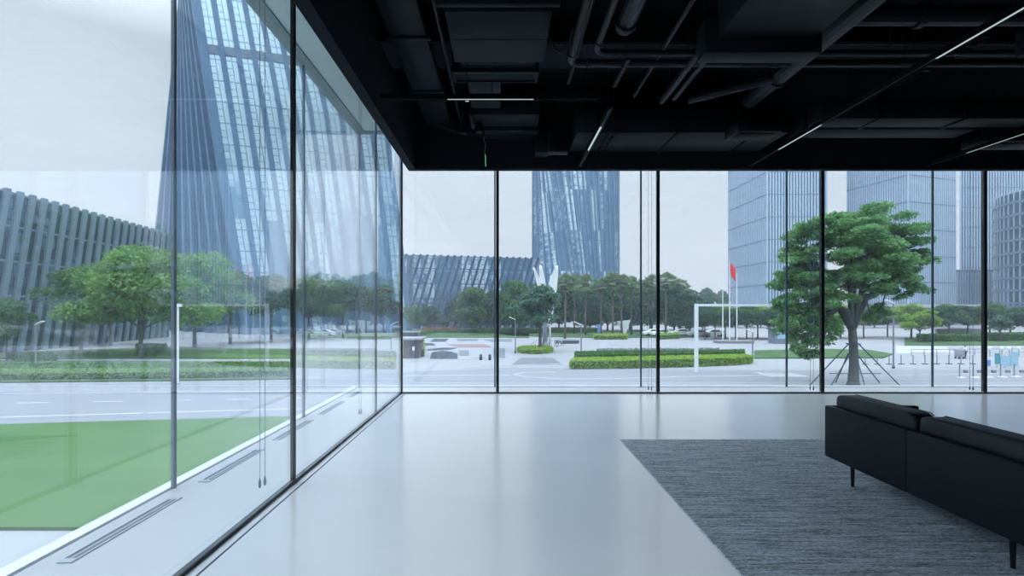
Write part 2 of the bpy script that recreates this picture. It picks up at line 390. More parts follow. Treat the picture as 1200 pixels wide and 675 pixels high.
# blind cords in the cavities
def cord(x, y, horiz, label):
    t = empty('blind_cord', (x, y, 0), label, 'blind cord', 'blind cords hanging between the glass skins')
    for s_ in (-1, 1):
        ox_, oy_ = (s_*.03, 0) if horiz else (0, s_*.045)
        z0 = .06 if s_ < 0 else .05
        MB().cyl(ox_, oy_, z0+.05, 4.88, .0028, 6).build('strand', M['cord'], t)
        MB().tube([(ox_,oy_,z0-.02),(ox_,oy_,z0),(ox_,oy_,z0+.03),(ox_,oy_,z0+.06)], [.006,.012,.010,.004], 10).build('weight', M['darksteel'], t, smooth=True)
cord(-1.98, 4.22, False, 'pair of thin weighted blind cords in the left cavity, nearest the camera')
cord(-1.98, 7.12, False, 'pair of thin weighted blind cords in the left cavity near the corner')
cord(2.66, 9.24, True, 'pair of thin blind cords left of the second dark mullion of the far glass')
cord(5.58, 9.24, True, 'pair of thin blind cords beside the mullion in front of the propped tree')
cord(8.46, 9.24, True, 'pair of thin blind cords beside the rightmost visible mullion')

# ================================================================== CEILING SERVICES
def box_thing(name, label, cat, boxes, group=None, hang=None, mat='duct', bev=.006):
    """boxes: list of (part_name, (x0,x1,y0,y1,z0,z1), material)"""
    b0 = boxes[0][1]
    t = empty(name, ((b0[0]+b0[1])/2, (b0[2]+b0[3])/2, b0[4]), label, cat, group)
    L = t.location
    for pn, bb, mm in boxes:
        MB().box(bb[0]-L.x, bb[1]-L.x, bb[2]-L.y, bb[3]-L.y, bb[4]-L.z, bb[5]-L.z).build(pn, M[mm], t, bevel=bev, seg=1)
    if hang:
        for (hx, hy, hz) in hang:
            MB().cyl(hx-L.x, hy-L.y, hz-L.z, ZC-L.z, .006, 6).build('hanger_rod', M['pipe'], t)
    return t

box_thing('air_duct', 'black flat supply duct with flanges running along the left drop beam', 'duct',
  [('duct_run', (-1.28,-.87,1.0,8.62,4.60,4.73), 'duct')] +
  [('flange', (-1.33,-.82,y,y+.07,4.575,4.745), 'duct') for y in (1.65,3.05,4.45,5.82,7.24,8.55)],
  hang=[(-1.2,3.5,4.73),(-.95,3.5,4.73),(-1.2,6.6,4.73),(-.95,6.6,4.73)])
box_thing('fan_coil_unit', 'black ceiling fan coil unit just left of the pipe elbows', 'air conditioning unit',
  [('casing', (-.55,.47,4.86,5.86,4.32,4.68), 'duct'), ('front_rail', (-.62,.53,4.70,4.76,4.30,4.40), 'duct'),
   ('intake_box', (-.52,.44,4.0,4.84,4.36,4.66), 'duct'), ('outlet_hood', (-.50,.40,5.87,6.22,4.42,4.66), 'duct_d'),
   ('outlet_collar', (-.45,-.03,6.56,7.5,4.44,4.66), 'duct'), ('seam', (-.53,.45,5.35,5.365,4.314,4.319), 'duct_d')],
  hang=[(-.5,5.0,4.68),(.42,5.0,4.68),(-.5,5.75,4.68),(.42,5.75,4.68)])
t = empty('air_grille', (-.09,6.38,4.38), 'black louvred air grille at the far end of the fan coil unit', 'grille')
f = MB(); f.box(-.53,.53,-.15,-.12,0,.28); f.box(-.53,.53,.12,.15,0,.28); f.box(-.53,-.50,-.12,.12,0,.28); f.box(.50,.53,-.12,.12,0,.28); f.build('frame', M['duct'], t)
f = MB()
for i in range(7): f.bar((-.5,-.1+i*.033,.02),(.5,-.1+i*.033,.02),.022,.004)
f.build('louvres', M['duct'], t)
box_thing('air_duct', 'black cross duct with stepped branch beyond the fan coil unit', 'duct',
  [('duct_run', (-.46,.56,7.64,8.14,4.40,4.70), 'duct'), ('branch', (-.30,.58,8.22,8.62,4.36,4.62), 'duct'), ('flange', (-.50,-.44,7.6,8.18,4.37,4.72), 'duct')],
  hang=[(-.35,7.9,4.7),(.45,7.9,4.7)])
# curved duct bend near the far left corner
pts = [(-1.08,8.60,4.66),(-.95,8.66,4.62),(-.75,8.72,4.58),(-.5,8.74,4.55),(-.2,8.74,4.52)]
bd = MB()
for i in range(4):
    bd.bar(pts[i], pts[i+1], .16, .16)
tag(bd.build('duct_elbow', M['duct']), 'black curved duct bend in the far left corner of the ceiling', 'duct')
for i, (x, y, lb) in enumerate([(-.62,7.95,'small black bracket box left of the two under the cross duct'), (-.36,7.9,'small black bracket box right of the two under the cross duct')]):
    box_thing('junction_box', lb, 'junction box', [('housing', (x-.05,x+.05,y-.06,y+.06,4.22,4.36), 'duct'), ('conduit', (x-.015,x+.015,y-.015,y+.015,4.37,ZC), 'pipe')], 'small boxes under the cross duct')
t = box_thing('air_vent', 'pair of black louvred vent boxes at the far end of the ceiling', 'vent',
  [('body', (.55,.78,8.42,8.72,4.08,4.44), 'duct'), ('outlet', (.74,1.06,8.20,8.40,4.02,4.36), 'duct')], hang=[(.66,8.55,4.44),(.9,8.3,4.36)])
f = MB()
for i in range(5): f.box(.12+i*.055, .145+i*.055, -.375, -.372, -.04, .26)
f.build('slats', M['duct_d'], t)
box_thing('air_duct', 'long black flat duct running across above the far windows', 'duct',
  [('duct_run', (1.12,4.3,7.70,8.62,4.15,4.50), 'duct')]+[('flange', (x,x+.05,7.66,8.66,4.13,4.52), 'duct_d') for x in (1.4,2.6,3.8)],
  hang=[(1.8,8.1,4.5),(3.4,8.1,4.5)])
box_thing('air_duct', 'black flat duct with short drop plates at the far right of the ceiling', 'duct',
  [('duct_run', (4.45,7.55,7.12,7.48,4.15,4.45), 'duct'), ('second_run', (4.45,7.0,7.56,7.95,4.15,4.42), 'duct')]+[('flange', (x,x+.05,7.08,7.52,4.13,4.47), 'duct_d') for x in (5.2,6.4)],
  hang=[(4.9,7.3,4.45),(7.0,7.3,4.45)])
box_thing('air_duct', 'wide black duct with hanging lip over the sofa side of the room', 'duct',
  [('duct_run', (2.06,3.0,.6,4.90,4.10,4.6), 'duct'), ('lip', (1.95,3.08,4.93,5.15,3.97,4.3), 'duct'), ('seam', (2.1,2.96,4.2,4.215,4.092,4.098), 'duct_d')],
  hang=[(2.15,2,4.6),(2.9,2,4.6),(2.15,4.5,4.6),(2.9,4.5,4.6)])
box_thing('cassette_unit', 'small square black cassette box hanging below the far duct', 'air conditioning unit',
  [('housing', (3.3,3.95,7.2,7.62,4.0,4.14), 'duct'), ('panel', (3.36,3.89,7.26,7.56,3.985,3.998), 'duct_d')], hang=[(3.4,7.35,4.14),(3.85,7.35,4.14)])
box_thing('air_vent', 'flat black ceiling vent near the right edge of the ceiling', 'vent',
  [('frame', (7.15,8.3,7.55,8.0,3.98,4.08), 'duct'), ('louvre_panel', (7.25,8.2,7.62,7.92,3.965,3.978), 'duct_d')], hang=[(7.3,7.8,4.08),(8.1,7.8,4.08)])
box_thing('air_duct', 'short black duct end with a lip at the right edge of the ceiling', 'duct',
  [('duct_run', (5.25,6.6,3.2,4.95,4.20,4.6), 'duct_d'), ('lip', (5.2,6.65,4.98,5.2,4.05,4.3), 'duct')], hang=[(5.5,4,4.6),(6.4,4,4.6)])
# structural cross beam
for i, (y0, y1) in enumerate([(6.25,6.95),(2.0,2.6)]):
    struct(MB().box(BX+.14, XR-.05, y0, y1, 4.76, ZC-.002).build('trim_%d' % (9+i), M['beam']), 'black concrete beam under the ceiling slab')

def pipe(name, label, pts, r, cat='pipe', group=None, mat='pipe', collars=(), hang=()):
    p0 = Vector(pts[0]); t = empty(name, p0, label, cat, group)
    MB().tube([Vector(p)-p0 for p in pts], r, 14).build('pipe_run', M[mat], t, smooth=False)
    for a, b_ in collars:
        MB().tube([Vector(a)-p0, Vector(b_)-p0], r*1.25, 14).build('collar', M[mat], t)
    for h in hang:
        h = Vector(h)-p0
        MB().cyl(h.x, h.y, h.z+r, ZC-p0.z, .006, 6).build('hanger_rod', M[mat], t)
    return t
def elbow(x, y, z, r=.12, n=6):
    """from -y run turning to +x run; corner at (x,y)"""
    return [(x+r-r*math.cos(a), y-r+r*math.sin(a), z) for a in [PI/2*i/n for i in range(n+1)]]
pipe('sprinkler_pipe', 'black pipe turning a corner, farther of the two long cross pipes', [(.80,.5,4.42)]+elbow(.80,6.08,4.42)+[(9.5,6.08,4.42)], .045,
   collars=[((.80,5.85,4.42),(.80,5.9,4.42)),((1.0,6.08,4.42),(1.05,6.08,4.42)),((3.2,6.08,4.42),(3.26,6.08,4.42))], hang=[(2.2,6.08,4.42),(4.6,6.08,4.42),(7,6.08,4.42),(.8,3,4.42)])
pipe('sprinkler_pipe', 'black pipe turning a corner, nearer of the two long cross pipes', [(1.06,.5,4.42)]+elbow(1.06,5.84,4.42)+[(9.5,5.84,4.42)], .036,
   collars=[((1.06,5.6,4.42),(1.06,5.65,4.42)),((1.25,5.84,4.42),(1.30,5.84,4.42))], hang=[(2.3,5.84,4.42),(4.7,5.84,4.42),(7.1,5.84,4.42)])
pipe('insulated_pipe', 'thick black insulated pipe ending above the pipe elbows', [(1.27,.5,4.45),(1.27,5.35,4.45)], .10, collars=[((1.27,5.22,4.45),(1.27,5.27,4.45))], hang=[(1.27,3.5,4.45)])
pipe('insulated_pipe', 'thick black insulated pipe ending right of the cross pipes, over the sofa side', [(3.5,1,4.45),(3.5,5.2,4.45),(3.5,7.25,4.45)], .11, collars=[((3.5,6.5,4.45),(3.5,6.54,4.45))], hang=[(3.5,3,4.45),(3.5,6.6,4.45)])
pipe('insulated_pipe', 'thick black cross pipe in the right part of the ceiling', [(3.75,5.45,4.62),(6.2,5.45,4.62)], .10, collars=[((4.4,5.45,4.62),(4.48,5.45,4.62))], hang=[(4,5.45,4.62),(6,5.45,4.62)])
pipe('conduit_pipe', 'thin black conduit left of the insulated pipe', [(.90,.5,4.58),(.90,7.0,4.58)], .02, hang=[(.9,4,4.58)])
pipe('conduit_pipe', 'thin black conduit running towards the far windows between the pipes', [(1.82,.5,4.45),(1.82,7.1,4.45)], .022, hang=[(1.82,3,4.45),(1.82,6.8,4.45)])
pipe('conduit_pipe', 'black conduit with rounded end, left of a matching one', [(2.22,5.0,4.40),(2.22,7.15,4.40)], .045, hang=[(2.22,6.8,4.4)])
pipe('conduit_pipe', 'black conduit with rounded end, right of a matching one', [(2.36,5.0,4.40),(2.36,7.05,4.40)], .035, hang=[(2.36,6.8,4.4)])
pipe('drain_pipe', 'slanting black drain pipe crossing the middle of the ceiling', [(2.45,6.75,4.25),(3.28,6.2,4.28)], .045, hang=[(2.5,6.72,4.25),(3.2,6.25,4.28)])
pipe('flexible_hose', 'black looped hose beside the fan coil unit', [(.50,5.6,4.5),(.58,5.7,4.40),(.66,5.72,4.36),(.74,5.66,4.42),(.76,5.5,4.52)], .018)
pipe('conduit_pipe', 'thin black cross conduit above the fan coil grille', [(.5,6.18,4.7),(9,6.18,4.7)], .014, hang=[(3,6.18,4.7)])
pipe('conduit_pipe', 'thin black conduit parallel to the drop beam beside the left duct', [(-.70,1,4.62),(-.70,8.6,4.62)], .018, hang=[(-.7,3,4.62)])
# perforated struts
t = empty('perforated_strut', (1.44, 5.85, 4.35), 'short black perforated strut hanging beside the cross pipes', 'strut')
f = MB(); f.box(-.025,.025,0,.75,0,.012); f.box(-.025,-.021,0,.75,.012,.035); f.box(.021,.025,0,.75,.012,.035); f.build('rail', M['duct'], t)
for i in range(8): MB().box(-.008,.008,.05+i*.085,.09+i*.085,-.002,-.0005).build('slot', M['black'], t)
MB().cyl(0,.1,.012,ZC-4.35,.006,6).build('hanger_rod', M['pipe'], t); MB().cyl(0,.65,.012,ZC-4.35,.006,6).build('hanger_rod', M['pipe'], t)
# cable trays
for (x0, y0, y1, lb) in [(1.62,7.55,8.75,'short black cable tray ending above the far drop beam, left one'), (5.35,5.6,8.6,'long black cable tray right of the lit track over the sofa side')]:
    t = empty('cable_tray', (x0, y0, 4.08 if y1 < 8.8 and x0 < 2 else 4.5), lb, 'cable tray', 'black cable trays')
    L = y1-y0; f = MB(); f.box(-.05,-.045,0,L,0,.05); f.box(.045,.05,0,L,0,.05); f.build('side_rails', M['duct'], t)
    for i in range(int(L/.2)): MB().box(-.045,.045,.05+i*.2,.07+i*.2,0,.01).build('rung', M['duct'], t)
    for yy in (.1, L-.1): MB().cyl(.047, yy, .05, ZC-t.location.z, .005, 6).build('hanger_rod', M['pipe'], t)

# linear track lights
def track(label, a, b, lits, wires):
    a = Vector(a); b = Vector(b); t = empty('track_light', a, label, 'light', 'linear track lights')
    L = (b-a).length; ang = math.atan2(b.y-a.y, b.x-a.x); t.rotation_euler = (0,0,ang)
    f = MB(); f.box(0,L,-.028,-.022,0,.06); f.box(0,L,.022,.028,0,.06); f.box(0,L,-.022,.022,.045,.06)
    f.build('housing', M['duct_d'], t)
    for (s0, s1) in lits:
        MB().box(s0, s1, -.010,.010,.004,.02).build('diffuser', M['lit'], t)
    edges = [0]+[v for p_ in lits for v in p_]+[L]
    for q in range(0, len(edges), 2):
        if edges[q+1]-edges[q] > .05: MB().box(edges[q]+.01, edges[q+1]-.01, -.016,.016,.010,.022).build('track_cover', M['duct'], t)
    for w in wires: MB().cyl(w, 0, .06, ZC-a.z, .003, 6).build('suspension_wire', M['pipe'], t)
TZ = 3.93
track('linear track light running across below the fan coil unit, lit in its middle', (-1.42,5.95,TZ), (1.12,5.95,TZ), [(.78,1.78)], (.2,1.3,2.4))
track('short linear track light pointing at the far windows, left of the sofa', (1.32,6.22,TZ), (1.32,8.78,TZ), [(.65,1.65)], (.2,2.3))
track('long linear track light above the sofa with two lit lengths', (4.22,.6,TZ), (4.22,8.78,TZ), [(3.4,4.38),(6.19,7.23)], (.5,2.5,4.8,8.0))
track('linear track light at the right edge of the ceiling with one lit length', (7.25,3.5,TZ), (7.25,8.78,TZ), [(3.45,4.5)], (.5,2.5,5.1))
# small spot by the first track
t = empty('ceiling_spotlight', (-.42,6.05,3.96), 'tiny lit spotlight beside the cross track light', 'light')
MB().tube([(0,0,0),(0,0,.05),(0,0,.09)], [.03,.034,.018], 16).build('housing', M['duct_d'], t)
MB().cyl(0,0,-.004,.001,.022,16).build('lens', M['lit'], t); MB().cyl(0,0,.09,ZC-3.96,.004,6).build('stem', M['pipe'], t)
# hanging cable with green tip
t = empty('hanging_cable', (-.30,8.80,3.95), 'thin dangling cable with a green end above the far glass', 'cable')
MB().tube([(-.02,0,ZC-3.95),(-.02,0,.45),(.01,-.01,.36),(-.01,0,.24),(0,0,.2)], .005, 8).build('wire', M['cord'], t)
MB().tube([(0,0,.2),(.008,0,.14),(.004,0,.08),(.012,0,0)], .007, 8).build('green_tip', M['green_led'], t)

# ================================================================== RUG + SOFA
rg = MB().box(1.34, 6.6, .6, 5.84, 0, .012).build('area_rug', M['rug'])
tag(rg, 'large dark grey streaky woven rug under the black sofa', 'rug')

SX, SY0, SY1 = 2.85, 2.70, 4.536
t = empty('sofa', (SX, (SY0+SY1)/2, .012), 'low black leather two-seat sofa with thin shell back on slim legs', 'sofa')
def S(*bb): # world box -> local
    L = t.location; return (bb[0]-L.x, bb[1]-L.x, bb[2]-L.y, bb[3]-L.y, bb[4]-L.z, bb[5]-L.z)
ym = 3.62
MB().box(*S(SX,SX+.055,ym+.0015,SY1,.199,.649)).build('back_panel', M['leather_back'], t, bevel=.014)
MB().box(*S(SX,SX+.055,SY0,ym-.0015,.199,.649)).build('back_panel', M['leather_back'], t, bevel=.014)
for (a, b_) in ((SY1-.055, SY1), (SY0, SY0+.055)):
    MB().box(*S(SX+.056,SX+.80,a,b_,.199,.649)).build('armrest', M['leather_back'], t, bevel=.014)
MB().box(*S(SX+.056,SX+.79,SY0+.056,SY1-.056,.199,.27)).build('seat_frame', M['leather_back'], t, bevel=.01)
def cushion(bb, nm, tilt=0, puff=.02):
    x0,x1,y0,y1,z0,z1 = bb; n = 10; mb = MB()
    cx, cy, cz = (x0+x1)/2, (y0+y1)/2, (z0+z1)/2; hx, hy, hz = (x1-x0)/2, (y1-y0)/2, (z1-z0)/2
    # superellipsoid-like pad with a piped edge
    vs, fs = [], []; nu, nv = 36, 18; e = .22
    sg = lambda v, p: math.copysign(abs(v)**p, v)
    for i in range(nv+1):
        ph = -PI/2+PI*i/nv
        for j in range(nu):
            th = 2*PI*j/nu
            X = sg(math.cos(ph), e)*sg(math.cos(th), e); Y = sg(math.cos(ph), e)*sg(math.sin(th), e); Z = sg(math.sin(ph), e)
            p = Vector((X*hx, Y*hy, Z*hz))
            p.x += tilt*(p.z+hz)
            vs.append((cx+p.x, cy+p.y, cz+p.z))
    for i in range(nv):
        for j in range(nu):
            fs.append((i*nu+j, i*nu+(j+1)%nu, (i+1)*nu+(j+1)%nu, (i+1)*nu+j))
    mb.add(vs, fs)
    o = mb.build(nm, M['leather'], t, smooth=True)
    if nm == 'back_cushion':
        x_ = x1-.012+tilt*(z1-z0)
        MB().tube([(x_,y0+.02,z1-.02),(x_,y0+.05,z1-.004),(x_,y1-.05,z1-.004),(x_,y1-.02,z1-.02)], .004, 6).build('piping', M['leg'], o)
    return o
for (a, b_) in ((ym+.012, SY1-.03), (SY0+.058, ym-.012)):
    cushion(S(SX+.062, SX+.235, a, b_, .43, .757), 'back_cushion', tilt=.02)
    cushion(S(SX+.20, SX+.80, a if a > ym else a, b_-.03 if a > ym else b_, .272, .43), 'seat_cushion')
for (lx, ly_) in ((SX+.08, 4.286), (SX+.08, 2.94), (SX+.70, 4.286), (SX+.70, 2.94)):
    L = t.location
    MB().tube([(lx-L.x, ly_-L.y, 0), (lx-L.x, ly_-L.y, .187)], [.012,.017], 16).build('leg', M['leg'], t, smooth=False)

# ================================================================== STREET
st = MB().box(-260, 420, 4, 420, GZ-.3, GZ); struct(st.build('ground', M['pave']), 'pale paved ground around the plaza')
# strip of paving outside left
def gpoly(pts, name, mat, h=.03, label=None, cat=None, kind=None, group=None, z=0):
    P = [gp(*p) for p in pts]
    if sum(P[i].x*P[(i+1)%len(P)].y-P[(i+1)%len(P)].x*P[i].y for i in range(len(P))) < 0: P = P[::-1]
    o = MB().prism([(p.x, p.y) for p in P], GZ+z, GZ+z+h).build(name, M[mat])
    if kind == 'structure': struct(o, label)
    else: tag(o, label, cat, group, kind)
    return o
gpoly([(-320,506),(0,497.5),(343,487),(600,482),(1300,482),(1800,440),(1300,433),(880,434),(600,431),(470,436),(340,446.5),(200,448),(0,449.5),(-320,452)], 'road', 'road', .02, 'grey asphalt road passing the glass room', kind='structure')
# lawn
lw = MB().prism([(-60,12.7),(-3.0,12.7),(-3.0,27.6),(-10.8,25.8),(-23.5,24.0),(-60,19.3)], GZ+.001, GZ+.09)
tag(lw.build('lawn', M['lawn']), 'bright green mown lawn beside the left glass wall', 'lawn', kind='stuff')
lw = MB().prism([(-60,18.2),(-21.0,20.6),(-18.2,21.9),(-22,22.0),(-60,20.4)], GZ+.091, GZ+.097)
tag(lw.build('lawn', M['lawn2']), 'deeper green wedge of grass within the left lawn', 'lawn', kind='stuff')
# road markings
mark_lab = {'solid': 'solid white edge line on the road', 'dash': 'short white dash on the road'}
def line(pts, w, label, name='road_marking', close=False):
    P = [gp(*p) for p in pts]; mb = MB()
    for i in range(len(P)-1):
        a, b_ = P[i], P[i+1]; d = (b_-a).normalized(); s_ = Vector((-d.y, d.x, 0))*w/2
        e = d*w*.2
        mb.prism([(a-s_-e)[:2], (b_-s_+e)[:2], (b_+s_+e)[:2], (a+s_-e)[:2]], GZ+.021, GZ+.028)
    return tag(mb.build(name, M['mark']), label, 'road marking', 'white lines on the road')
line([(-250,497),(0,489.5),(170,484.5),(343,479.5),(400,478.5)], .22, 'long white line along the lawn side of the left road')
line([(-250,464),(0,461.5),(343,459),(470,457.5)], .25, 'long white line on the far side of the left road')
for i, (a, b_, y) in enumerate([(20,58,472.6),(110,143,471.2),(199,223,469.8),(267,293,468.4),(335,352,467.2)]):
    line([(a,y),(b_,y-.5)], .2, 'white dash on the left road, %s' % ['nearest the left picture edge','second from the left','third from the left, by the outer glass joint','fourth from the left','fifth from the left, at the dark mullion'][i])
line([(900,440.5),(800,441.5),(720,444),(660,444.3),(618,442),(602,439),(614,436.8),(650,436)], .25, 'curved white line looping back behind the second mullion')
line([(545,431),(575,428.6),(630,427.3),(664,427)], .3, 'thin white line in front of the round green hedge')
line([(470,440.5),(560,440.2),(596,440)], .3, 'white line across the paving in front of the patterned garden')
for i in range(5):
    line([(889+i*8,436.8+i*.2),(905+i*10,441.5)], .7, 'slanted white crossing stripe left of the propped tree, %s' % ['first from left','second from left','third from left','fourth from left','fifth from left'][i])
line([(760,423),(884,434.5)], .12, 'thin white line in front of the long clipped hedge') if False else None
line([(1010,441),(1200,437)], .15, 'white bay line between the two bollard rows')
line([(1040,431.5),(1200,430)], .12, 'white bay line just behind the right bollards')

# kerb-edged planting on the left
gpoly([(-350,450),(0,449),(200,447),(343,445),(343,425),(0,423.5),(-350,422)], 'grass', 'grass', .12, 'grass strip behind the left road with hedges on it', 'grass', 'stuff')
gpoly([(-100,421),(345,420.5),(345,410),(200,407),(0,414),(-100,414)], 'grass', 'grass', .12, 'far grass strip under the left trees', 'grass', 'stuff')
gpoly([(884,420.5),(1035,420),(1046,415.5),(1020,411),(960,409.5),(884,411.5)], 'grass', 'grass', .12, 'green lawn behind the propped tree', 'grass', 'stuff')
gpoly([(480,396),(620,396),(620,388),(470,387)], 'grass', 'grass', .1, 'grass bank behind the patterned garden', 'grass', 'stuff')
gpoly([(1060,405),(1300,405),(1300,396),(1060,396)], 'grass', 'grass', .1, 'grass bank below the right trees', 'grass', 'stuff')
gpoly([(690,396),(800,396),(850,392),(850,388),(560,388),(600,394)], 'grass', 'grass', .1, 'grass under the palm grove', 'grass', 'stuff')
gpoly([(1050,414.5),(1120,414.5),(1108,406.5),(1050,405)], 'paving_panel', 'mark', .02, 'bright white paving beyond the right bollards', kind='structure')
gpoly([(600,427.5),(660,427.5),(648,419.5),(610,419.5)], 'paving_panel', 'stonebed', .02, 'grey paving in front of the round hedge', kind='structure')

# patterned garden
gpoly([(488,422),(600,421),(606,405),(590,393),(510,391),(490,396)], 'paving_panel', 'palebed', .02, 'white paths of the patterned garden', kind='structure')
beds = [
 ([(503.8,420.8),(506,413.2),(518.3,411.4),(528.8,412.6),(536.4,415),(536.4,420.8)],'soil','dark navy garden bed with rounded top, nearest in the patterned garden'),
 ([(538,417),(537.5,411),(549.6,411),(549.6,417)],'stonebed','mid grey square bed right of the navy bed'),
 ([(551,420),(551,411),(569,411),(569,420)],'palebed','pale grey square bed with two bollards before it'),
 ([(577.8,419.6),(577.8,408.5),(591.8,408.5),(591.8,419.6)],'stonebed','grey bed at the first far mullion'),
 ([(524,403.8),(568.5,403.8),(576.7,407.3),(537,407.3)],'pinkbed','long pinkish bed across the patterned garden'),
 ([(490.3,402),(507.8,402.7),(510,405),(490.3,405)],'soil','dark narrow bed beside the brown kiosk'),
 ([(500.8,409.7),(518.3,407.8),(535.8,408.1),(525.3,410.3),(500.8,411)],'soil','slim dark bed pointing right above the navy bed'),
 ([(507.8,397.4),(525.3,397.4),(521.8,400.6),(504.3,400.6)],'soil','dark slanted bed in the upper left of the patterned garden'),
 ([(535.8,397.4),(561.5,397.4),(559,399.8),(535.8,399.8)],'stonebed','grey strip bed in the upper middle of the patterned garden'),
 ([(518,392.6),(540.5,392.6),(534.7,394.3),(512.5,394.3)],'soil','farthest dark bed below the red flowers'),
 ([(566,398),(600,397.6),(600,400.4),(577,401)],'stonebed','grey strip bed in the upper right of the patterned garden')]
for pts, mm, lb in beds: gpoly(pts, 'garden_bed', mm, .04, lb, 'garden bed', None, 'beds of the patterned garden', z=.021)

# ------------------------------------------------------------------ vegetation
def leaf_mesh(mb, c, size, rnd, flat=.5):
    n = Vector((rnd.gauss(0,1), rnd.gauss(0,1), rnd.gauss(0,1)+flat*2)).normalized()
    a = n.cross(Vector((rnd.gauss(0,1), rnd.gauss(0,1), rnd.gauss(0,1)))).normalized()
    b_ = n.cross(a); s1 = size*rnd.uniform(.7,1.3); s2 = s1*.55; o = len(mb.v)
    c = Vector(c)
    mb.v += [tuple(c-a*s1), tuple(c-b_*s2-n*s2*.2), tuple(c+a*s1), tuple(c+b_*s2-n*s2*.2)]
    mb.f.append((o,o+1,o+2,o+3))
def crown(blobs, n, size, seed, flat=.6, shell=.45):
    rnd = random.Random(seed); mb = MB()
    w = [b_[3]*b_[4]*b_[5] for b_ in blobs]; w = [x**.7 for x in w]
    for _ in range(n):
        b_ = rnd.choices(blobs, w)[0]
        while True:
            d = Vector((rnd.gauss(0,1), rnd.gauss(0,1), rnd.gauss(0,1)))
            if d.length > .01: break
        d.normalize()
        if d.z < -.2 and rnd.random() < .5: d.z *= -1
        r = shell+(1-shell)*rnd.random()**.5
        r *= 1+.12*math.sin(d.x*9+b_[0])*math.sin(d.y*8+b_[1])
        leaf_mesh(mb, (b_[0]+d.x*b_[3]*r, b_[1]+d.y*b_[4]*r, b_[2]+d.z*b_[5]*r), size, rnd, flat)
    return mb
def branches(blobs, h0, r0, seed, trunk_top, lean=(0,0)):
    rnd = random.Random(seed); mb = MB()
    tt = Vector((lean[0], lean[1], trunk_top))
    mb.tube([(0,0,-.05),(0,0,.25),(lean[0]*.3,lean[1]*.3,trunk_top*.5),tt], [r0*1.5,r0*1.05,r0*.9,r0*.8], 12)
    for b_ in blobs:
        e = Vector(b_[:3]); s_ = Vector((lean[0]*.9, lean[1]*.9, trunk_top*rnd.uniform(.82,1.0)))
        m1 = s_.lerp(e, .4)+Vector((rnd.uniform(-.2,.2), rnd.uniform(-.2,.2), .15*(e-s_).length*.4))
        rr = r0*rnd.uniform(.35,.5)
        mb.tube([s_, m1, e], [rr, rr*.6, rr*.2], 7)
        for q in range(3):
            e2 = e+Vector((rnd.uniform(-1,1)*b_[3]*.7, rnd.uniform(-1,1)*b_[4]*.7, rnd.uniform(-.2,.7)*b_[5]))
            mb.tube([m1.lerp(e,.5), e2], [rr*.35, rr*.08], 5)
    return mb
def gen_blobs(rnd, n, R_, H0, H1):
    out = []
    for i in range(n):
        a = rnd.uniform(0,2*PI); q = rnd.random()**.6; z = H0+(H1-H0)*rnd.random()
        k = math.sqrt(max(.12, 1-((z-H0)/(H1-H0)*1.0)**2))
        out.append((math.cos(a)*R_*q*k*.75, math.sin(a)*R_*q*k*.75, z, R_*rnd.uniform(.28,.42), R_*rnd.uniform(.28,.42), R_*rnd.uniform(.17,.26)))
    out.append((0,0,(H0+H1)/2,R_*.5,R_*.5,(H1-H0)*.45))
    return out
def tree_proto(seed, Rr, H, leaf, n=7000, size=.2, trunkr=.17, h0=.38, nb=16):
    rnd = random.Random(seed); bl = gen_blobs(rnd, nb, Rr, H*h0+.8, H*.90)
    t = empty('street_tree', (0,0,GZ), 'x', 'tree')
    branches(bl[:10], 0, trunkr, seed, H*h0).build('trunk', M['bark'], t, smooth=True)
    crown(bl, n, size, seed+1).build('foliage', M[leaf], t)
    return t
used = set()

protos = {}
def place_tree(kind, px, y, H, label, group, w=1.0, y_is_depth=False):
    if y_is_depth: P = Vector(((px-589)*y/F, y, GZ))
    else: P = gp(px, y)
    p, H0 = protos[kind]
    s_ = H/H0; sc = (s_*w, s_*w, s_); rz = R.uniform(0, 6.28)
    if kind not in used:
        used.add(kind); o = p; o.location = P; o.scale = sc; o.rotation_euler = (0,0,rz)
    else: o = dup(p, P, rz, sc=sc)
    o['label'] = label; o['group'] = group
    return o
protos['fresh'] = (tree_proto(11, 5.2, 10, 'leaf_a', 9000, .21), 10)
protos['dark'] = (tree_proto(23, 4.6, 10, 'leaf_b', 8000, .22), 10)
protos['blue'] = (tree_proto(37, 3.2, 8, 'leaf_d', 6000, .19), 8)
protos['yellow'] = (tree_proto(41, 4.6, 9, 'leaf_c', 8000, .21), 9)
protos['dense'] = (tree_proto(61, 5.0, 10, 'leaf_b', 12000, .24, .2, .14, 26), 10)
protos['dense_fresh'] = (tree_proto(67, 5.0, 10, 'leaf_a', 12000, .24, .2, .12, 26), 10)
protos['broad'] = (tree_proto(53, 6.6, 10, 'leaf_e', 14000, .20, .2, .30, 24), 10)

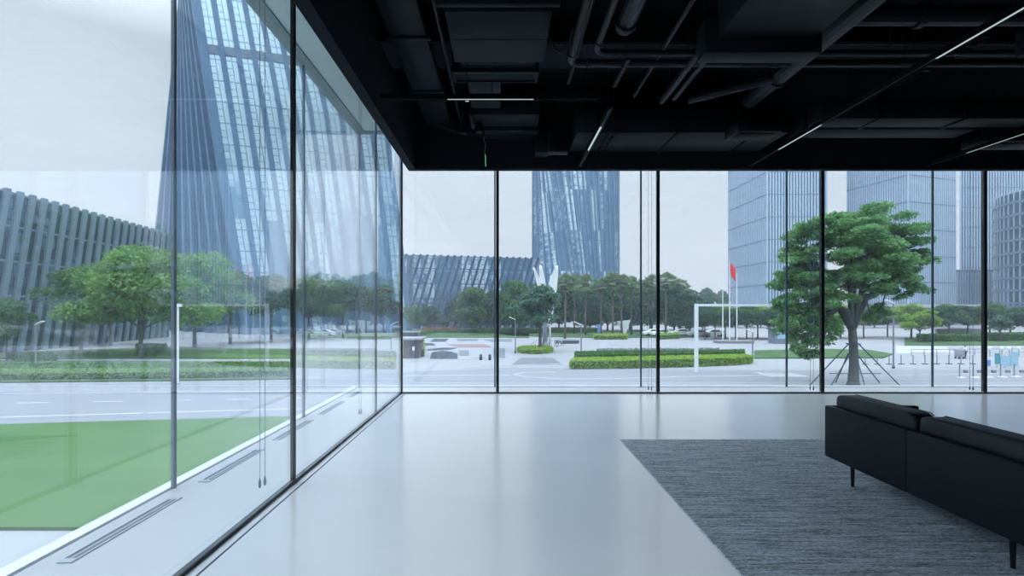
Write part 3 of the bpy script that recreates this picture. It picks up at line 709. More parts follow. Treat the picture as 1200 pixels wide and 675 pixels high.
# --- the propped tree, beside the building
def hero_tree():
    D = gp(1000,452)                      # trunk foot
    def B(px, y, dy, r, rz):              # blob read at the tree's own distance
        return ((px-589)*D.y/F-D.x, dy, EYE+(362-y)*D.y/F-GZ, r, r, rz)
    bl = [B(1000,262,0,2.4,.9),B(1030,258,.6,2.0,.75),B(1050,275,-.4,1.7,.7),B(1066,268,.2,1.0,.4),B(972,268,-.6,2.0,.8),B(945,275,.4,1.7,.6),
          B(932,300,-.3,1.5,.6),B(955,298,1.2,2.0,.7),B(985,290,-1.4,2.2,.8),B(1020,290,1.3,2.2,.8),B(1055,297,.8,1.6,.6),B(1072,300,-.3,.8,.35),
          B(935,325,.8,1.6,.7),B(925,345,-.2,1.3,.6),B(955,335,-1.2,1.8,.7),B(1040,318,-1.0,1.7,.6),B(1065,322,.4,1.0,.4),B(1015,312,-.4,1.8,.6),
          B(945,362,.9,1.7,.8),B(930,372,0,1.2,.7),B(960,385,-.5,1.4,.9),B(944,402,.2,1.0,.9),B(965,318,1.8,1.8,.7),B(1000,325,2.0,2.0,.7),
          B(1045,340,1.0,1.3,.45),B(1015,338,-1.6,1.2,.4),B(1058,345,.2,.7,.3),B(985,262,1.6,1.8,.6),B(975,350,1.6,1.6,.7),B(1050,362,1.4,.9,.4),B(1030,372,.8,.7,.35),B(980,385,1.2,1.1,.5),B(935,388,1.0,1.2,.7),B(955,410,.6,.8,.6),B(998,300,-2.2,1.7,.8),B(985,322,-1.8,1.5,.7),B(1030,305,-1.9,1.8,.8),B(1048,285,1.0,1.9,.8),B(1070,285,0,1.2,.5),B(1076,300,.2,.9,.35),B(1060,315,-.8,1.4,.5),B(1005,278,-1.2,2.2,.9),B(1050,335,-.9,1.3,.5),B(965,345,-1.6,1.5,.8),B(1025,330,1.8,1.4,.6),B(925,330,.3,1.2,.6)]
    t = empty('propped_tree', D, 'tall spreading green tree with timber props outside the far glass', 'tree')
    rnd = random.Random(5); mb = MB()
    fork = Vector((-.1,0,4.3))
    mb.tube([(0,0,-.05),(0,0,.3),(.05,0,1.5),(0,0,3),fork], [.50,.37,.31,.28,.26], 16)
    mains = [Vector((-2.6,.4,7.6)), Vector((-.9,-.9,8.2)), Vector((.7,.8,8.4)), Vector((2.4,-.4,7.8)), Vector((.4,-.3,7.2)), Vector((-2.0,-.6,5.9))]
    for q in mains:
        m1 = fork.lerp(q,.45)+Vector((rnd.uniform(-.25,.25),rnd.uniform(-.25,.25),.35))
        mb.tube([fork+Vector((0,0,-.3)), m1, q], [.24,.17,.09], 9)
    for b_ in bl:
        e = Vector(b_[:3]); q = min(mains, key=lambda m_: (m_-e).length)
        m1 = q.lerp(e,.5)+Vector((0,0,.2)); s_ = fork.lerp(q,.7)
        mb.tube([s_, m1, e], [.10,.06,.02], 6)
        for k_ in range(4):
            e2 = e+Vector((rnd.uniform(-.8,.8)*b_[3], rnd.uniform(-.8,.8)*b_[4], rnd.uniform(-.2,.6)*b_[5])); mb.tube([m1.lerp(e,.6), e2], [.035,.008], 5)
    mb.build('trunk', M['bark'], t, smooth=True)
    small = []
    for b_ in bl:
        for k_ in range(9):
            a = rnd.uniform(0,2*PI); q = rnd.uniform(.1,.95)
            small.append((b_[0]+math.cos(a)*b_[3]*q, b_[1]+math.sin(a)*b_[4]*q, b_[2]+rnd.uniform(-1.1,1.0)*b_[5], b_[3]*.44, b_[4]*.44, b_[5]*.46))
    crown(small, 98000, .115, 9, .7, .25).build('foliage', M['leaf_b2'] if 'leaf_b2' in M else M['leaf_a'], t)
    # props
    pr = [(948,452.5),(1055,452.5),(979,449),(1031,449),(972,455),(1015,457)]
    for i, (px, y) in enumerate(pr):
        f_ = gp(px, y)-D
        f_.z = 0; top = f_.normalized()*.36+Vector((0,0,3.0 if i < 2 else 2.3))
        MB().tube([f_, top], .045, 8).build('prop_pole', M['darksteel'], t)
    f = MB(); f.tube([(.42*math.cos(a),.42*math.sin(a),3.0) for a in [2*PI*k_/12 for k_ in range(13)]], .04, 6); f.build('tie_ring', M['darksteel'], t)
    f = MB()
    a = gp(965,449)-D; b2 = gp(1040,449)-D
    f.tube([(a.x*.8,a.y*.8,.75),(b2.x*.8,b2.y*.8,.75)], .03, 6); f.build('cross_rail', M['darksteel'], t)
hero_tree()

# --- left group (behind the left glass)
LG = 'trees behind the left road'
for kind, px, y, H, lb, w in [
  ('broad',165,420,12.3,'broad bright green tree, largest behind the left road',1.0),
  ('fresh',95,416,10.4,'spreading green tree left of the largest one',1.05),
  ('fresh',8,424,6.6,'low green tree at the left picture edge',.9),
  ('broad',228,409,13.0,'wide green tree right of the outer glass joint',1.0),
  ('dark',270,404,12.6,'dark green tree left of the dark mullion',1.1),
  ('dark',318,401,12.0,'dark green tree just left of the dark mullion',1.1),
  ('fresh',362,399,11.2,'green tree just right of the dark mullion of the left wall',1.1),
  ('dark',402,397,11.6,'dark green tree seen past the outer glass corner',1.1),
  ('dark',440,395,10.8,'dark green tree seen near the glass corner',1.1),
  ('fresh',130,405,9.0,'green tree deeper in the left group, below the finned block',1.1),
  ('blue',60,403,8.0,'bluish tree in front of the left finned block',1.3)]:
    place_tree(kind, px, y, H, lb, LG, w)
MG = 'trees behind the patterned garden'
for kind, px, y, H, lb, w in [
  ('fresh',482,392,6.2,'small fresh green tree behind the brown kiosk',1.0),
  ('dark',500,388,7.0,'small dark tree above the red flowers',.9),
  ('dense_fresh',553,390,10.6,'broad green tree left of the first far mullion',.95),
  ('dense_fresh',602,391,12.0,'tall green tree just right of the first far mullion',1.0),
  ('dense',577,386,11.0,'dark green tree behind the first far mullion',1.2),
  ('dense',630,386,13.0,'dark green tree behind the winged sculpture',1.0),
  ('dense',535,385,8.8,'yellow-green tree deeper behind the garden',.9),
  ('blue',633,412,8.8,'bluish small tree growing out of the round hedge',1.25)]:
    place_tree(kind, px, y, H, lb, MG, w)
PG = 'trees in and beside the palm grove'
for kind, px, d, H, lb, w in [
  ('dense',655,120,12.2,'dark broadleaf tree at the left of the palm grove',1.1),
  ('dense',685,125,12.4,'dark broadleaf tree behind the second palm',1.1),
  ('dense_fresh',712,128,11.9,'green broadleaf tree behind the middle palms',1.1),
  ('dense',738,126,11.7,'dark broadleaf tree behind the white triangle',1.1),
  ('dense_fresh',762,124,11.7,'green broadleaf tree left of the second far mullion',1.1),
  ('dense',790,110,11.3,'dark broadleaf tree right of the second far mullion',1.05),
  ('dense',808,104,9.7,'dark broadleaf tree at the right end of the grove',1.0),
  ('blue',829,175,13.0,'distant bluish tree left of the flagpoles',1.0),
  ('blue',846,180,12.4,'distant bluish tree at the foot of the pale tower',.9)]:
    place_tree(kind, px, d, H, lb, PG, w, True)
SG = 'row of street trees before the office towers'
names = ['first','second','third','fourth','fifth','sixth','seventh','eighth','ninth','tenth']
for i, px in enumerate([826,838,850,862,875,888,901,914,927,940]):
    place_tree(['dark','fresh','yellow','dark','fresh','yellow','dark','fresh','dark','fresh'][i], px, 92+2*(i%3), [6.2,6.0,6.3,5.9,6.2,6.4,6.0,6.2,6.1,6.4][i],
       '%s street tree from the left in the row beyond the flagpoles' % names[i], SG, 1.15, True)
RG = 'trees before the right office towers'
for i, (kind, px, d, H, w) in enumerate([('yellow',985,95,6.4,1.3),('fresh',1012,98,6.4,1.3),('dark',1040,100,6.6,1.3),('yellow',1068,92,6.4,1.4),('dark',1092,96,6.0,1.3),('yellow',1078,84,5.0,1.2),
      ('fresh',1112,98,6.4,1.3),('dark',1134,100,6.6,1.3),('fresh',1160,96,6.6,1.3),('dark',1184,94,6.2,1.4),('dark',1210,92,6.4,1.4),('blue',1172,86,4.6,1.4),('fresh',1236,94,6.6,1.4)]):
    place_tree(kind, px, d, H, ['yellow-green tree seen under the left of the propped tree','green tree seen behind the propped trunk','dark tree right of the propped trunk','yellow-green tree right of the propped tree','dark tree behind the low yellow-green one','low yellow-green tree right of the propped tree',
      'green tree above the low grey wall','dark tree left of the rightmost mullion','green tree right of the rightmost mullion','dark tree below the round glass block','dark tree at the right picture edge','low bluish tree at the right','green tree at the right picture edge, farthest'][i], RG, w, True)

# far tree belt closing the horizon
BG = 'far tree belt along the horizon'
for i in range(26):
    x = -120+i*11; 
    o = dup(protos['dense'][0], Vector((x+R.uniform(-3,3), 134+R.uniform(-3,3) if x < 60 else 150, GZ)), R.uniform(0,6), 'dark tree in the far belt closing the horizon behind the plaza', sc=(.95,.95,R.uniform(.55,.72)), group=BG)

# --- palms
def palm_proto(seed, H):
    rnd = random.Random(seed); t = empty('fan_palm', (0,0,GZ), 'x', 'palm tree')
    MB().tube([(0,0,-.05),(.05,0,H*.3),(.08,.03,H*.6),(.05,0,H-1.7)], [.22,.14,.12,.15], 12).build('trunk', M['palmbark'], t, smooth=True)
    mb = MB(); c0 = Vector((.05,0,H-1.7))
    for i in range(64):
        el = rnd.uniform(-1.0,1.5); az = rnd.uniform(0,2*PI); L = rnd.uniform(.9,1.5)
        d = Vector((math.cos(az)*math.cos(el), math.sin(az)*math.cos(el), math.sin(el)))
        tip = c0+d*L; tip.z -= .1*L
        mb.tube([c0, tip], [.03,.02], 4)
        side = d.cross(Vector((0,0,1))); side = side.normalized() if side.length > .05 else Vector((1,0,0))
        up = side.cross(d).normalized()
        for k_ in range(13):        # blades of one fan
            a = -1.25+2.5*k_/12; bl = rnd.uniform(.75,1.0)
            e = (d*math.cos(a)+side*math.sin(a)); e.z -= .25*abs(math.sin(a))+.15
            q = tip+e*bl; w_ = up.cross(e).normalized()*.09
            o = len(mb.v); mid = tip.lerp(q,.5)
            mb.v += [tuple(tip), tuple(mid-w_), tuple(q-Vector((0,0,.12))), tuple(mid+w_)]; mb.f.append((o,o+1,o+2,o+3))
    mb.build('fronds', M['leaf_p'], t)
    sk = MB()
    for i in range(90):
        az = rnd.uniform(0,2*PI); z = H-2.1-rnd.random()*1.3
        leaf_mesh(sk, (.05+math.cos(az)*rnd.uniform(.25,.6), math.sin(az)*rnd.uniform(.25,.6), z), .3, rnd, 0)
    sk.build('dead_fronds', M['palmbark'], t)
    return t
pp = [palm_proto(3, 13.5), palm_proto(8, 12.4)]
pu = [False, False]
for i, (px, d, H, lb) in enumerate([(662,94,11.6,'fan palm standing alone right of the winged sculpture'),(686,108,12.4,'fan palm between the lamp post and the grove'),(704,104,11.4,'fan palm behind the left end of the low hedge'),(718,104,12.6,'tall fan palm left of the white triangle'),
     (728.5,104,12.2,'fan palm right behind the white triangle'),(740,108,12.0,'fan palm just right of the white triangle'),(752,112,11.6,'fan palm behind the thin outer glass joint'),(764,112,12.6,'fan palm left of the second far mullion'),(780,100,12.2,'fan palm right of the second far mullion'),(673,112,12.8,'fan palm deep in the grove near the sculpture'),(797,110,11.6,'fan palm at the right end of the grove')]):
    P = Vector(((px-589)*d/F, d, GZ)); q = i % 2; s_ = H/(13.5,12.4)[q]; sc = (1.15, 1.15, s_*1.04)
    if not pu[q]: pu[q] = True; o = pp[q]; o.location = P; o.scale = sc
    else: o = dup(pp[q], P, R.uniform(0,6), sc=sc)
    o['label'] = lb; o['group'] = 'fan palms of the grove'

# --- hedges
def hedge(pts, h, leaf, label, n, size=.09, name='hedge', z=0, group=None):
    """closed ground outline, leaves over a solid core"""
    P = [gp(*p) for p in pts]
    A = sum(P[i].x*P[(i+1)%len(P)].y-P[(i+1)%len(P)].x*P[i].y for i in range(len(P)))
    if A < 0: P = P[::-1]
    c = sum(P, Vector())/len(P); t = empty(name, (c.x, c.y, GZ+z), label, 'hedge', group)
    loc = [(p.x-c.x, p.y-c.y) for p in P]
    MB().prism([(x*.985, y*.985) for x, y in loc], 0, h-.04).build('stems', M['core'], t)
    rnd = random.Random(int(abs(c.x)*10)+n); mb = MB()
    xs = [p[0] for p in loc]; ys = [p[1] for p in loc]
    def inside(x, y):
        r = False
        for i in range(len(loc)):
            x1,y1 = loc[i]; x2,y2 = loc[i-1]
            if (y1 > y) != (y2 > y) and x < (x2-x1)*(y-y1)/(y2-y1)+x1: r = not r
        return r
    k_ = 0
    per = sum((Vector(loc[i])-Vector(loc[i-1])).length for i in range(len(loc)))
    while k_ < n*.55:
        x, y = rnd.uniform(min(xs),max(xs)), rnd.uniform(min(ys),max(ys))
        if inside(x, y): leaf_mesh(mb, (x, y, h+rnd.uniform(-.05,.05)), size, rnd, .4); k_ += 1
    for _ in range(int(n*.45)):
        q = rnd.random()*per
        for i in range(len(loc)):
            a = Vector(loc[i-1]); b_ = Vector(loc[i]); L = (b_-a).length
            if q <= L: p = a.lerp(b_, q/L); break
            q -= L
        leaf_mesh(mb, (p.x+rnd.uniform(-.05,.05), p.y+rnd.uniform(-.05,.05), rnd.uniform(0.03,h)), size, rnd, 0)
    mb.build('leaves', M[leaf], t)
hedge([(668,433),(720,432.4),(800,430.5),(860,428.3),(880,426.5),(882,424.5),(870,423.6),(800,425.6),(720,427.6),(672,428.4)], .78, 'hedge_l', 'long bright yellow-green clipped hedge, front tier beside the second far mullion', 9000, .10)
hedge([(674,427.6),(800,424.8),(872,423),(872,420),(800,421.2),(690,422.4),(674,423.4)], 1.0, 'hedge_d', 'darker green clipped hedge, rear tier behind the bright one', 6500, .11)
hedge([(700,421.4),(790,420.4),(842,419.4),(842,416.4),(700,417.4)], .85, 'flower2', 'strip of greyish flowering plants behind the two-tier hedge', 2600, .13, 'flower_strip')
ov = [(627+21*math.cos(a), 412.2+2.9*math.sin(a)) for a in [2*PI*i/16 for i in range(16)]]
hedge(ov, .55, 'hedge_l', 'round bright green hedge with a small tree in it', 3500, .09, 'round_hedge')
hedge([(696,398),(735,398),(735,395),(696,395)], .7, 'hedge_l', 'low bright hedge below the palms, left of the white triangle', 1800, .12)
hedge([(773,398),(796,397),(796,394),(773,394.5)], .8, 'hedge_l', 'low bright hedge just right of the second far mullion', 1200, .12)
hedge([(560,391),(700,390.5),(700,388.5),(560,389)], 1.0, 'hedge_d', 'dark low hedge behind the round hedge and palms', 3000, .16)
hedge([(495,389.6),(533,389.6),(533,388),(495,388)], .9, 'flower', 'band of red flowers behind the patterned garden', 1500, .16, 'flower_strip')
hedge([(470,396),(480,396),(510,390.5),(600,389.5),(600,388.5),(500,388.5),(470,392)], .7, 'hedge_d', 'long green hedge behind the patterned garden', 2400, .14)
hedge([(492,418.5),(497,418.5),(497,405),(492,405)], .9, 'hedge_l', 'small bright bush beside the brown kiosk', 900, .12, 'bush')
hedge([(-40,447.5),(100,446.6),(200,445.2),(337,443),(337,439.5),(200,440.6),(0,441.6),(-40,441.6)], .62, 'hedge_m', 'long low hedge along the far kerb of the left road', 11000, .10)
hedge([(-40,439),(200,438),(337,437.4),(337,430),(200,431),(-40,432)], .5, 'hedge_d', 'dark ground cover bed behind the low left hedge', 9000, .13)
hedge([(20,425),(66,424),(60,419),(10,420)], .6, 'hedge_d', 'dark bush mass at the left picture edge', 1600, .16, 'bush')
hedge([(160,418),(195,418),(195,414.5),(160,414.5)], 1.2, 'hedge_d', 'dark bushes under the largest left tree', 1500, .16, 'bush')
hedge([(1075,401),(1150,401),(1150,398.6),(1075,398.6)], 1.1, 'hedge_d', 'dark hedge in front of the low grey wall', 2800, .18)
hedge([(1158,400),(1260,400),(1260,397.5),(1158,397.5)], 1.2, 'hedge_d', 'dark hedge right of the rightmost mullion', 2800, .18)

# ------------------------------------------------------------------ street furniture
def gate_post(px, y, arm_px, label):
    P = gp(px, y); sc_ = P.y/F; t = empty('mast_with_arm', P, label, 'mast', 'white masts with a crossarm')
    H = EYE+(362-356)*sc_-GZ
    MB().box(-.17,.17,-.17,.17,0,.05).build('base_plate', M['steel'], t)
    MB().box(-.13,.13,-.13,.13,.05,H).build('post', M['white'], t)
    L = arm_px*sc_
    MB().box(.131 if L > 0 else L, L if L > 0 else -.131, -.09,.09,H-.22,H-.02).build('arm', M['white'], t)
    return t
gate_post(816, 437, 118, 'white mast with a long horizontal arm right of the second far mullion')
gate_post(206.5, 450, 6, 'white mast beside the outer glass joint of the left wall')
def street_lamp(px, y, top, side, label):
    P = gp(px, y); sc_ = P.y/F; t = empty('street_lamp', P, label, 'lamp post', 'slim street lamps')
    H = EYE+(362-top)*sc_-GZ
    MB().cyl(0,0,0,.25,.12,12).build('base', M['darksteel'], t)
    MB().tube([(0,0,.25),(0,0,H)], [.08,.06], 12).build('pole', M['steel'], t)
    f = MB(); f.bar((0,0,H-.05),(side*.75,-.1,H+.28),.30,.08); f.build('lamp_head', M['white'], t, bevel=.02)
street_lamp(681,421,380,-1,'slim street lamp behind the left end of the clipped hedge')
street_lamp(42,434,380,1,'slim street lamp at the left behind the left road')
street_lamp(882,420,389,-1,'short lamp post at the right end of the clipped hedge')
street_lamp(604,414,374,-1,'thin post left of the round hedge')
street_lamp(1047,432,355,-1,'tall pale post right of the propped tree')
# flagpoles
P = gp(858,402)
tag(MB().box(P.x-2.6,P.x+3.0,P.y-1.2,P.y+1.2,GZ,GZ+.45).build('flagpole_plinth', M['kerbstone'], bevel=.05), 'low dark plinth under the three flagpoles', 'plinth')
for i, (px, top, lb) in enumerate([(847,318,'flagpole without a flag, leftmost of the three'),(855,306,'tallest flagpole with a red flag'),(863.5,320,'flagpole without a flag, rightmost of the three')]):
    t = empty('flagpole', ((px-589)*P.y/F, P.y, GZ+.45), lb, 'flagpole', 'three flagpoles on one plinth'); H = EYE+(362-top)*P.y/F-GZ-.45
    MB().tube([(0,0,0),(0,0,H)], [.09,.05], 10).build('pole', M['white'], t)
    MB().tube([(0,0,H),(0,0,H+.08),(0,0,H+.16)], [.05,.10,.03], 10).build('finial', M['steel'], t, smooth=True)
    if i == 1:
        f = MB(); n = 8; vs = []
        for j in range(n+1):
            for k_ in range(7):
                vs.append((.08+j*.11+.05*k_*.3, .10*math.sin(j*1.4+k_*.8), H-.2-k_*.36-.12*j))
        f.add(vs, [(j*7+k_,(j+1)*7+k_,(j+1)*7+k_+1,j*7+k_+1) for j in range(n) for k_ in range(6)])
        o = f.build('flag', M['red'], t, smooth=True); sol = o.modifiers.new('thick','SOLIDIFY'); sol.thickness = .02
# winged sculpture
P = Vector(((641-589)*76/F, 76, GZ)); t = empty('winged_sculpture', P, 'tall pale metal sculpture opening into petals like a flower', 'sculpture')
def petal(side, H, spread, wd, y0=0):
    f = MB(); vs = []; n = 14
    for i in range(n+1):
        s_ = i/n; z = 3.0+(H-3.0)*s_; x = side*(.25+spread*s_**1.8); w_ = wd*math.sin(PI*min(1,s_*.92+.06))**.7+.03
        for q in (-1,-.33,.33,1): vs.append((x+q*w_*.5, y0+.25*(1-q*q)-.1, z+.25*w_*q*side))
    f.add(vs, [(i*4+k_, i*4+k_+1, (i+1)*4+k_+1, (i+1)*4+k_) for i in range(n) for k_ in range(3)])
    o = f.build('petal', M['white'], t, smooth=True); m_ = o.modifiers.new('thick','SOLIDIFY'); m_.thickness = .06
petal(1, 11.9, 1.2, 1.5); petal(-1, 11.6, 1.7, .7); petal(-1, 12.0, .7, 1.0, .4); petal(1, 10.6, .5, .8, .5)
MB().tube([(-.3,0,0),(-.28,0,3),(-.12,0,6),(-.3,0,8)], [.42,.32,.22,.1], 10).build('stem', M['steel'], t, smooth=True)
MB().tube([(.45,.1,0),(.45,.1,4),(.35,.1,7),(.6,.1,8.5)], [.16,.15,.12,.06], 10).build('stem', M['white'], t, smooth=True)
# white triangle
P = Vector(((731.5-589)*66/F, 66, GZ+2100*0)); P.z = GZ
P = gp(731.5, 393); s_ = P.y/F
t = empty('triangle_sculpture', P, 'white inverted triangle sculpture among the palms', 'sculpture')
f = MB(); f.hexa([(0.0,-.2,.25),(.25,-.2,.25),(.25,.2,.25),(0,.2,.25),(-8.5*s_,-.3,2.9),(7*s_,-.3,3.2),(7*s_,.3,3.2),(-8.5*s_,.3,2.9)]); f.build('blade', M['white'], t)
MB().box(-.6,.9,-.5,.5,0,.25).build('plinth', M['kerbstone'], t)
# blue sign by the palms
P = gp(702,394); t = empty('information_board', P, 'small blue sign board beside a palm trunk', 'sign')
MB().box(-.3,.3,-.04,.04,.5,2.4).build('panel', M['bluepanel'], t); MB().box(-.32,-.25,-.03,.03,0,.5).build('leg', M['steel'], t); MB().box(.25,.32,-.03,.03,0,.5).build('leg', M['steel'], t)
# kiosk
P = gp(483,420); t = empty('garden_kiosk', P, 'small brown kiosk with a flat pale roof beside the patterned garden', 'kiosk')
MB().box(-1.0,.75,0,3.0,0,2.05).build('walls', M['brown'], t)
MB().box(-1.7,1.1,-.3,3.3,2.05,2.25).build('roof', M['palebed'], t)
MB().box(-.25,.55,-.03,-.001,.1,1.85).build('door', M['darksteel'], t)
MB().box(.02,.28,-.06,-.031,.9,1.3).build('notice', M['white'], t)
P = gp(481,397); t = empty('garden_kiosk', P, 'long low pale shelter behind the brown kiosk', 'shelter')
MB().box(-2.6,1.6,0,2.5,1.1,1.35).build('roof', M['palebed'], t)
for x in (-2.4,1.4): MB().box(x-.08,x+.08,.2,.4,0,1.1).build('post', M['steel'], t)
MB().box(-2.3,1.3,2.2,2.4,0,1.1).build('wall', M['podium_d'], t)
t.name = 'garden_shelter'
# bollards in front of the garden
for i, px in enumerate((563.5,574)):
    P = gp(px, 422); t = empty('bollard', P, ['short dark bollard left of its twin before the patterned garden','short dark bollard nearer the first far mullion'][i], 'bollard', 'two dark bollards before the garden')
    MB().tube([(0,0,0),(0,0,.55),(0,0,.62)], [.16,.16,.08], 14).build('post', M['rubber'], t); MB().cyl(0,0,.40,.46,.165,14).build('band', M['steel'], t)
# guard booth
P = gp(922,403); t = empty('guard_booth', P, 'grey guard booth beyond the lamp post, behind the thin outer joint', 'booth')
MB().box(-1.8,1.8,0,2.2,0,2.25).build('walls', M['podium_d'], t); MB().box(-2.0,2.0,-.2,2.4,2.25,2.4).build('roof', M['darksteel'], t)
MB().box(-1.5,-.2,-.03,-.001,.8,1.9).build('window', M['palepanel'], t); MB().box(.7,1.5,-.03,-.001,.05,1.9).build('door', M['palebed'], t)
# low wall right
P = gp(1124,394.5); t = empty('planter_wall', P, 'long low pale grey wall below the right trees', 'wall')
MB().box(-4.4,4.4,0,.6,0,1.45).build('wall_body', M['palebed'], t); MB().box(-4.5,4.5,-.06,.66,1.45,1.6).build('coping', M['podium'], t)
# bollard posts right, two rows
def post_with_foot(px, y, label, group, h=.85, side=1):
    P = gp(px, y); t = empty('barrier_post', P, label, 'bollard', group)
    MB().tube([(0,0,.08),(0,0,h)], .045, 10).build('post', M['steel'], t)
    MB().box(-.22 if side < 0 else -.1, .22 if side < 0 else .42, -.16,.16,0,.08).build('foot', M['darksteel'] if side < 0 else M['white'], t, bevel=.02)
    MB().tube([(0,0,h),(0,0,h+.05)], [.06,.04], 10).build('cap', M['darksteel'], t)
ord_ = ['first','second','third','fourth','fifth','sixth','seventh','eighth','ninth','tenth']
for i in range(10):
    post_with_foot(1014+i*14, 427.2-.06*i, '%s post from the left in the far right row, on a dark foot' % ord_[i], 'far row of barrier posts', .85, -1)
for i in range(6):
    post_with_foot(1124.5+i*16, 443-.25*i, '%s post from the left in the near right row, on a white foot' % ord_[i], 'near row of barrier posts', 1.0, 1)
for i in range(5):
    P = gp(1131.5+i*16.5, 437); tag(MB().box(P.x-.14,P.x+.14,P.y-.12,P.y+.12,GZ+.02,GZ+.27).build('wheel_stop', M['kerbstone'], bevel=.03), '%s small grey block from the left beside the near posts' % ord_[i], 'block', 'small grey blocks between the posts')
# teal/pale notice boards at the right edge
P = gp(1178,431); t = empty('notice_board', P, 'freestanding row of teal and pale blue panels at the right edge', 'sign')
MB().box(-.95,-.5,-.04,.04,.35,1.35).build('panel', M['teal'], t); MB().box(-.46,.45,-.04,.04,.15,1.1).build('panel', M['palepanel'], t); MB().box(.5,1.2,-.04,.04,.15,1.5).build('panel', M['palepanel'], t)
for x in (-.72,0,.85): MB().cyl(x,.06,0,1.2,.03,8).build('leg', M['steel'], t)
P = gp(1157.5,432); t = empty('small_sign', P, 'small blue sign just right of the rightmost mullion', 'sign')
MB().box(-.25,.25,-.03,.03,.25,.8).build('panel', M['bluepanel'], t); MB().cyl(0,.05,0,.6,.03,8).build('leg', M['steel'], t)
# long low rail behind the person
a = gp(1068,417); b_ = gp(1215,416); t = empty('low_railing', a, 'low grey railing behind the right posts', 'railing'); d = b_-a
f = MB()
f.bar((0,0,.75),(d.x,d.y,.75),.05,.06); f.bar((0,0,.35),(d.x,d.y,.35),.04,.05); f.build('rails', M['palebed'], t)
f = MB()
for i in range(11): q = d*i/10; f.bar((q.x,q.y,0),(q.x,q.y,.78),.05,.05)
f.build('posts', M['palebed'], t)
for i, px in enumerate((1160,1174,1182.5,1194)):
    P = gp(px, 417.5); t = empty('traffic_lantern', P, '%s small pale lantern post from the left by the low railing' % ord_[i], 'lantern', 'small lantern posts by the railing')
    MB().cyl(0,0,0,.75,.04,8).build('post', M['steel'], t); MB().tube([(0,0,.75),(0,0,.85),(0,0,1.05),(0,0,1.12)], [.1,.17,.17,.05], 10).build('lantern', M['white'], t)

# bicycles parked by the small tree
def bicycle(px, y, rz, label):
    P = gp(px, y); t = empty('bicycle', P, label, 'bicycle', 'bicycles parked by the small tree', rz)
    for x in (-.55,.55):
        f = MB(); f.tube([(x+.33*math.cos(a),0,.35+.33*math.sin(a)) for a in [2*PI*k_/20 for k_ in range(21)]], .022, 6)
        for k_ in range(6):
            a = PI*k_/6; f.tube([(x-.32*math.cos(a),0,.35-.32*math.sin(a)),(x+.32*math.cos(a),0,.35+.32*math.sin(a))], .004, 4)
        f.build('wheel', M['rubber'], t)
    f = MB()
    for p, q in (((-.55,.35),(-.05,.30)),((-.05,.30),(-.2,.85)),((-.55,.35),(-.18,.78)),((-.18,.78),(.38,.82)),((-.05,.30),(.38,.78)),((.36,.95),(.55,.35))):
        f.tube([(p[0],0,p[1]),(q[0],0,q[1])], .025, 6)
    f.build('bike_frame', M['white'], t)
    MB().tube([(.36,-.28,1.0),(.36,0,.98),(.36,.28,1.0)], .018, 6).build('handlebar', M['darksteel'], t)
    MB().box(-.34,-.1,-.07,.07,.86,.92).build('saddle', M['rubber'], t, bevel=.02)
for i, (px, y, rz) in enumerate([(629,407.2,.5),(640,407.5,.9),(648,406.8,.3),(656,405.4,.7)]):
    bicycle(px, y, rz, ['white bicycle leftmost by the small tree behind the round hedge','white bicycle second from the left behind the round hedge','white bicycle third from the left behind the round hedge','white bicycle rightmost, near the dark planter'][i])
P = gp(664,402.5)
tag(MB().prism([(P.x+2.0*math.cos(a)*1.0, P.y+.9*math.sin(a)) for a in [2*PI*i/20 for i in range(20)]], GZ, GZ+.5).build('palm_planter', M['darksteel']), 'dark oval planter at the foot of the lone palm', 'planter')
# parked cars far under the trees
def car(px, d, label, mat):
    P = Vector(((px-589)*d/F, d, GZ)); t = empty('parked_car', P, label, 'car', 'cars parked behind the grove')
    prof = [(-2.1,.35),(-2.15,.75),(-1.9,.95),(-1.2,1.05),(-.6,1.45),(.7,1.48),(1.4,1.02),(2.05,.85),(2.15,.5),(2.1,.35)]
    n = len(prof); f = MB()
    f.add([(x,-.85,z) for x,z in prof]+[(x,.85,z) for x,z in prof], [tuple(range(n)), tuple(range(n,2*n))[::-1]]+[(i,i+n,(i+1)%n+n,(i+1)%n) for i in range(n)])
    f.build('body', mat, t, bevel=.05)
    MB().add([(-1.05,-.87,1.05),(.0,-.87,1.05),(1.15,-.87,1.05),(.62,-.87,1.4),(-.52,-.87,1.38)], [(0,1,2,3,4)]).build('side_window', M['darksteel'], t)
    for x in (-1.3,1.35):
        for y in (-.78,.78): MB().tube([(x,y-.11,.33),(x,y+.11,.33)], .33, 16).build('wheel', M['rubber'], t)
for i, (px, d) in enumerate([(776,101),(798,103),(818,99),(836,101),(766,103)]):
    car(px, d, ['pale car under the trees at the second far mullion','pale car under the trees right of the second far mullion','pale car below the right end of the grove','pale car left of the flagpoles','pale car just left of the second far mullion'][i], M['white'] if i != 2 else M['palebed'])

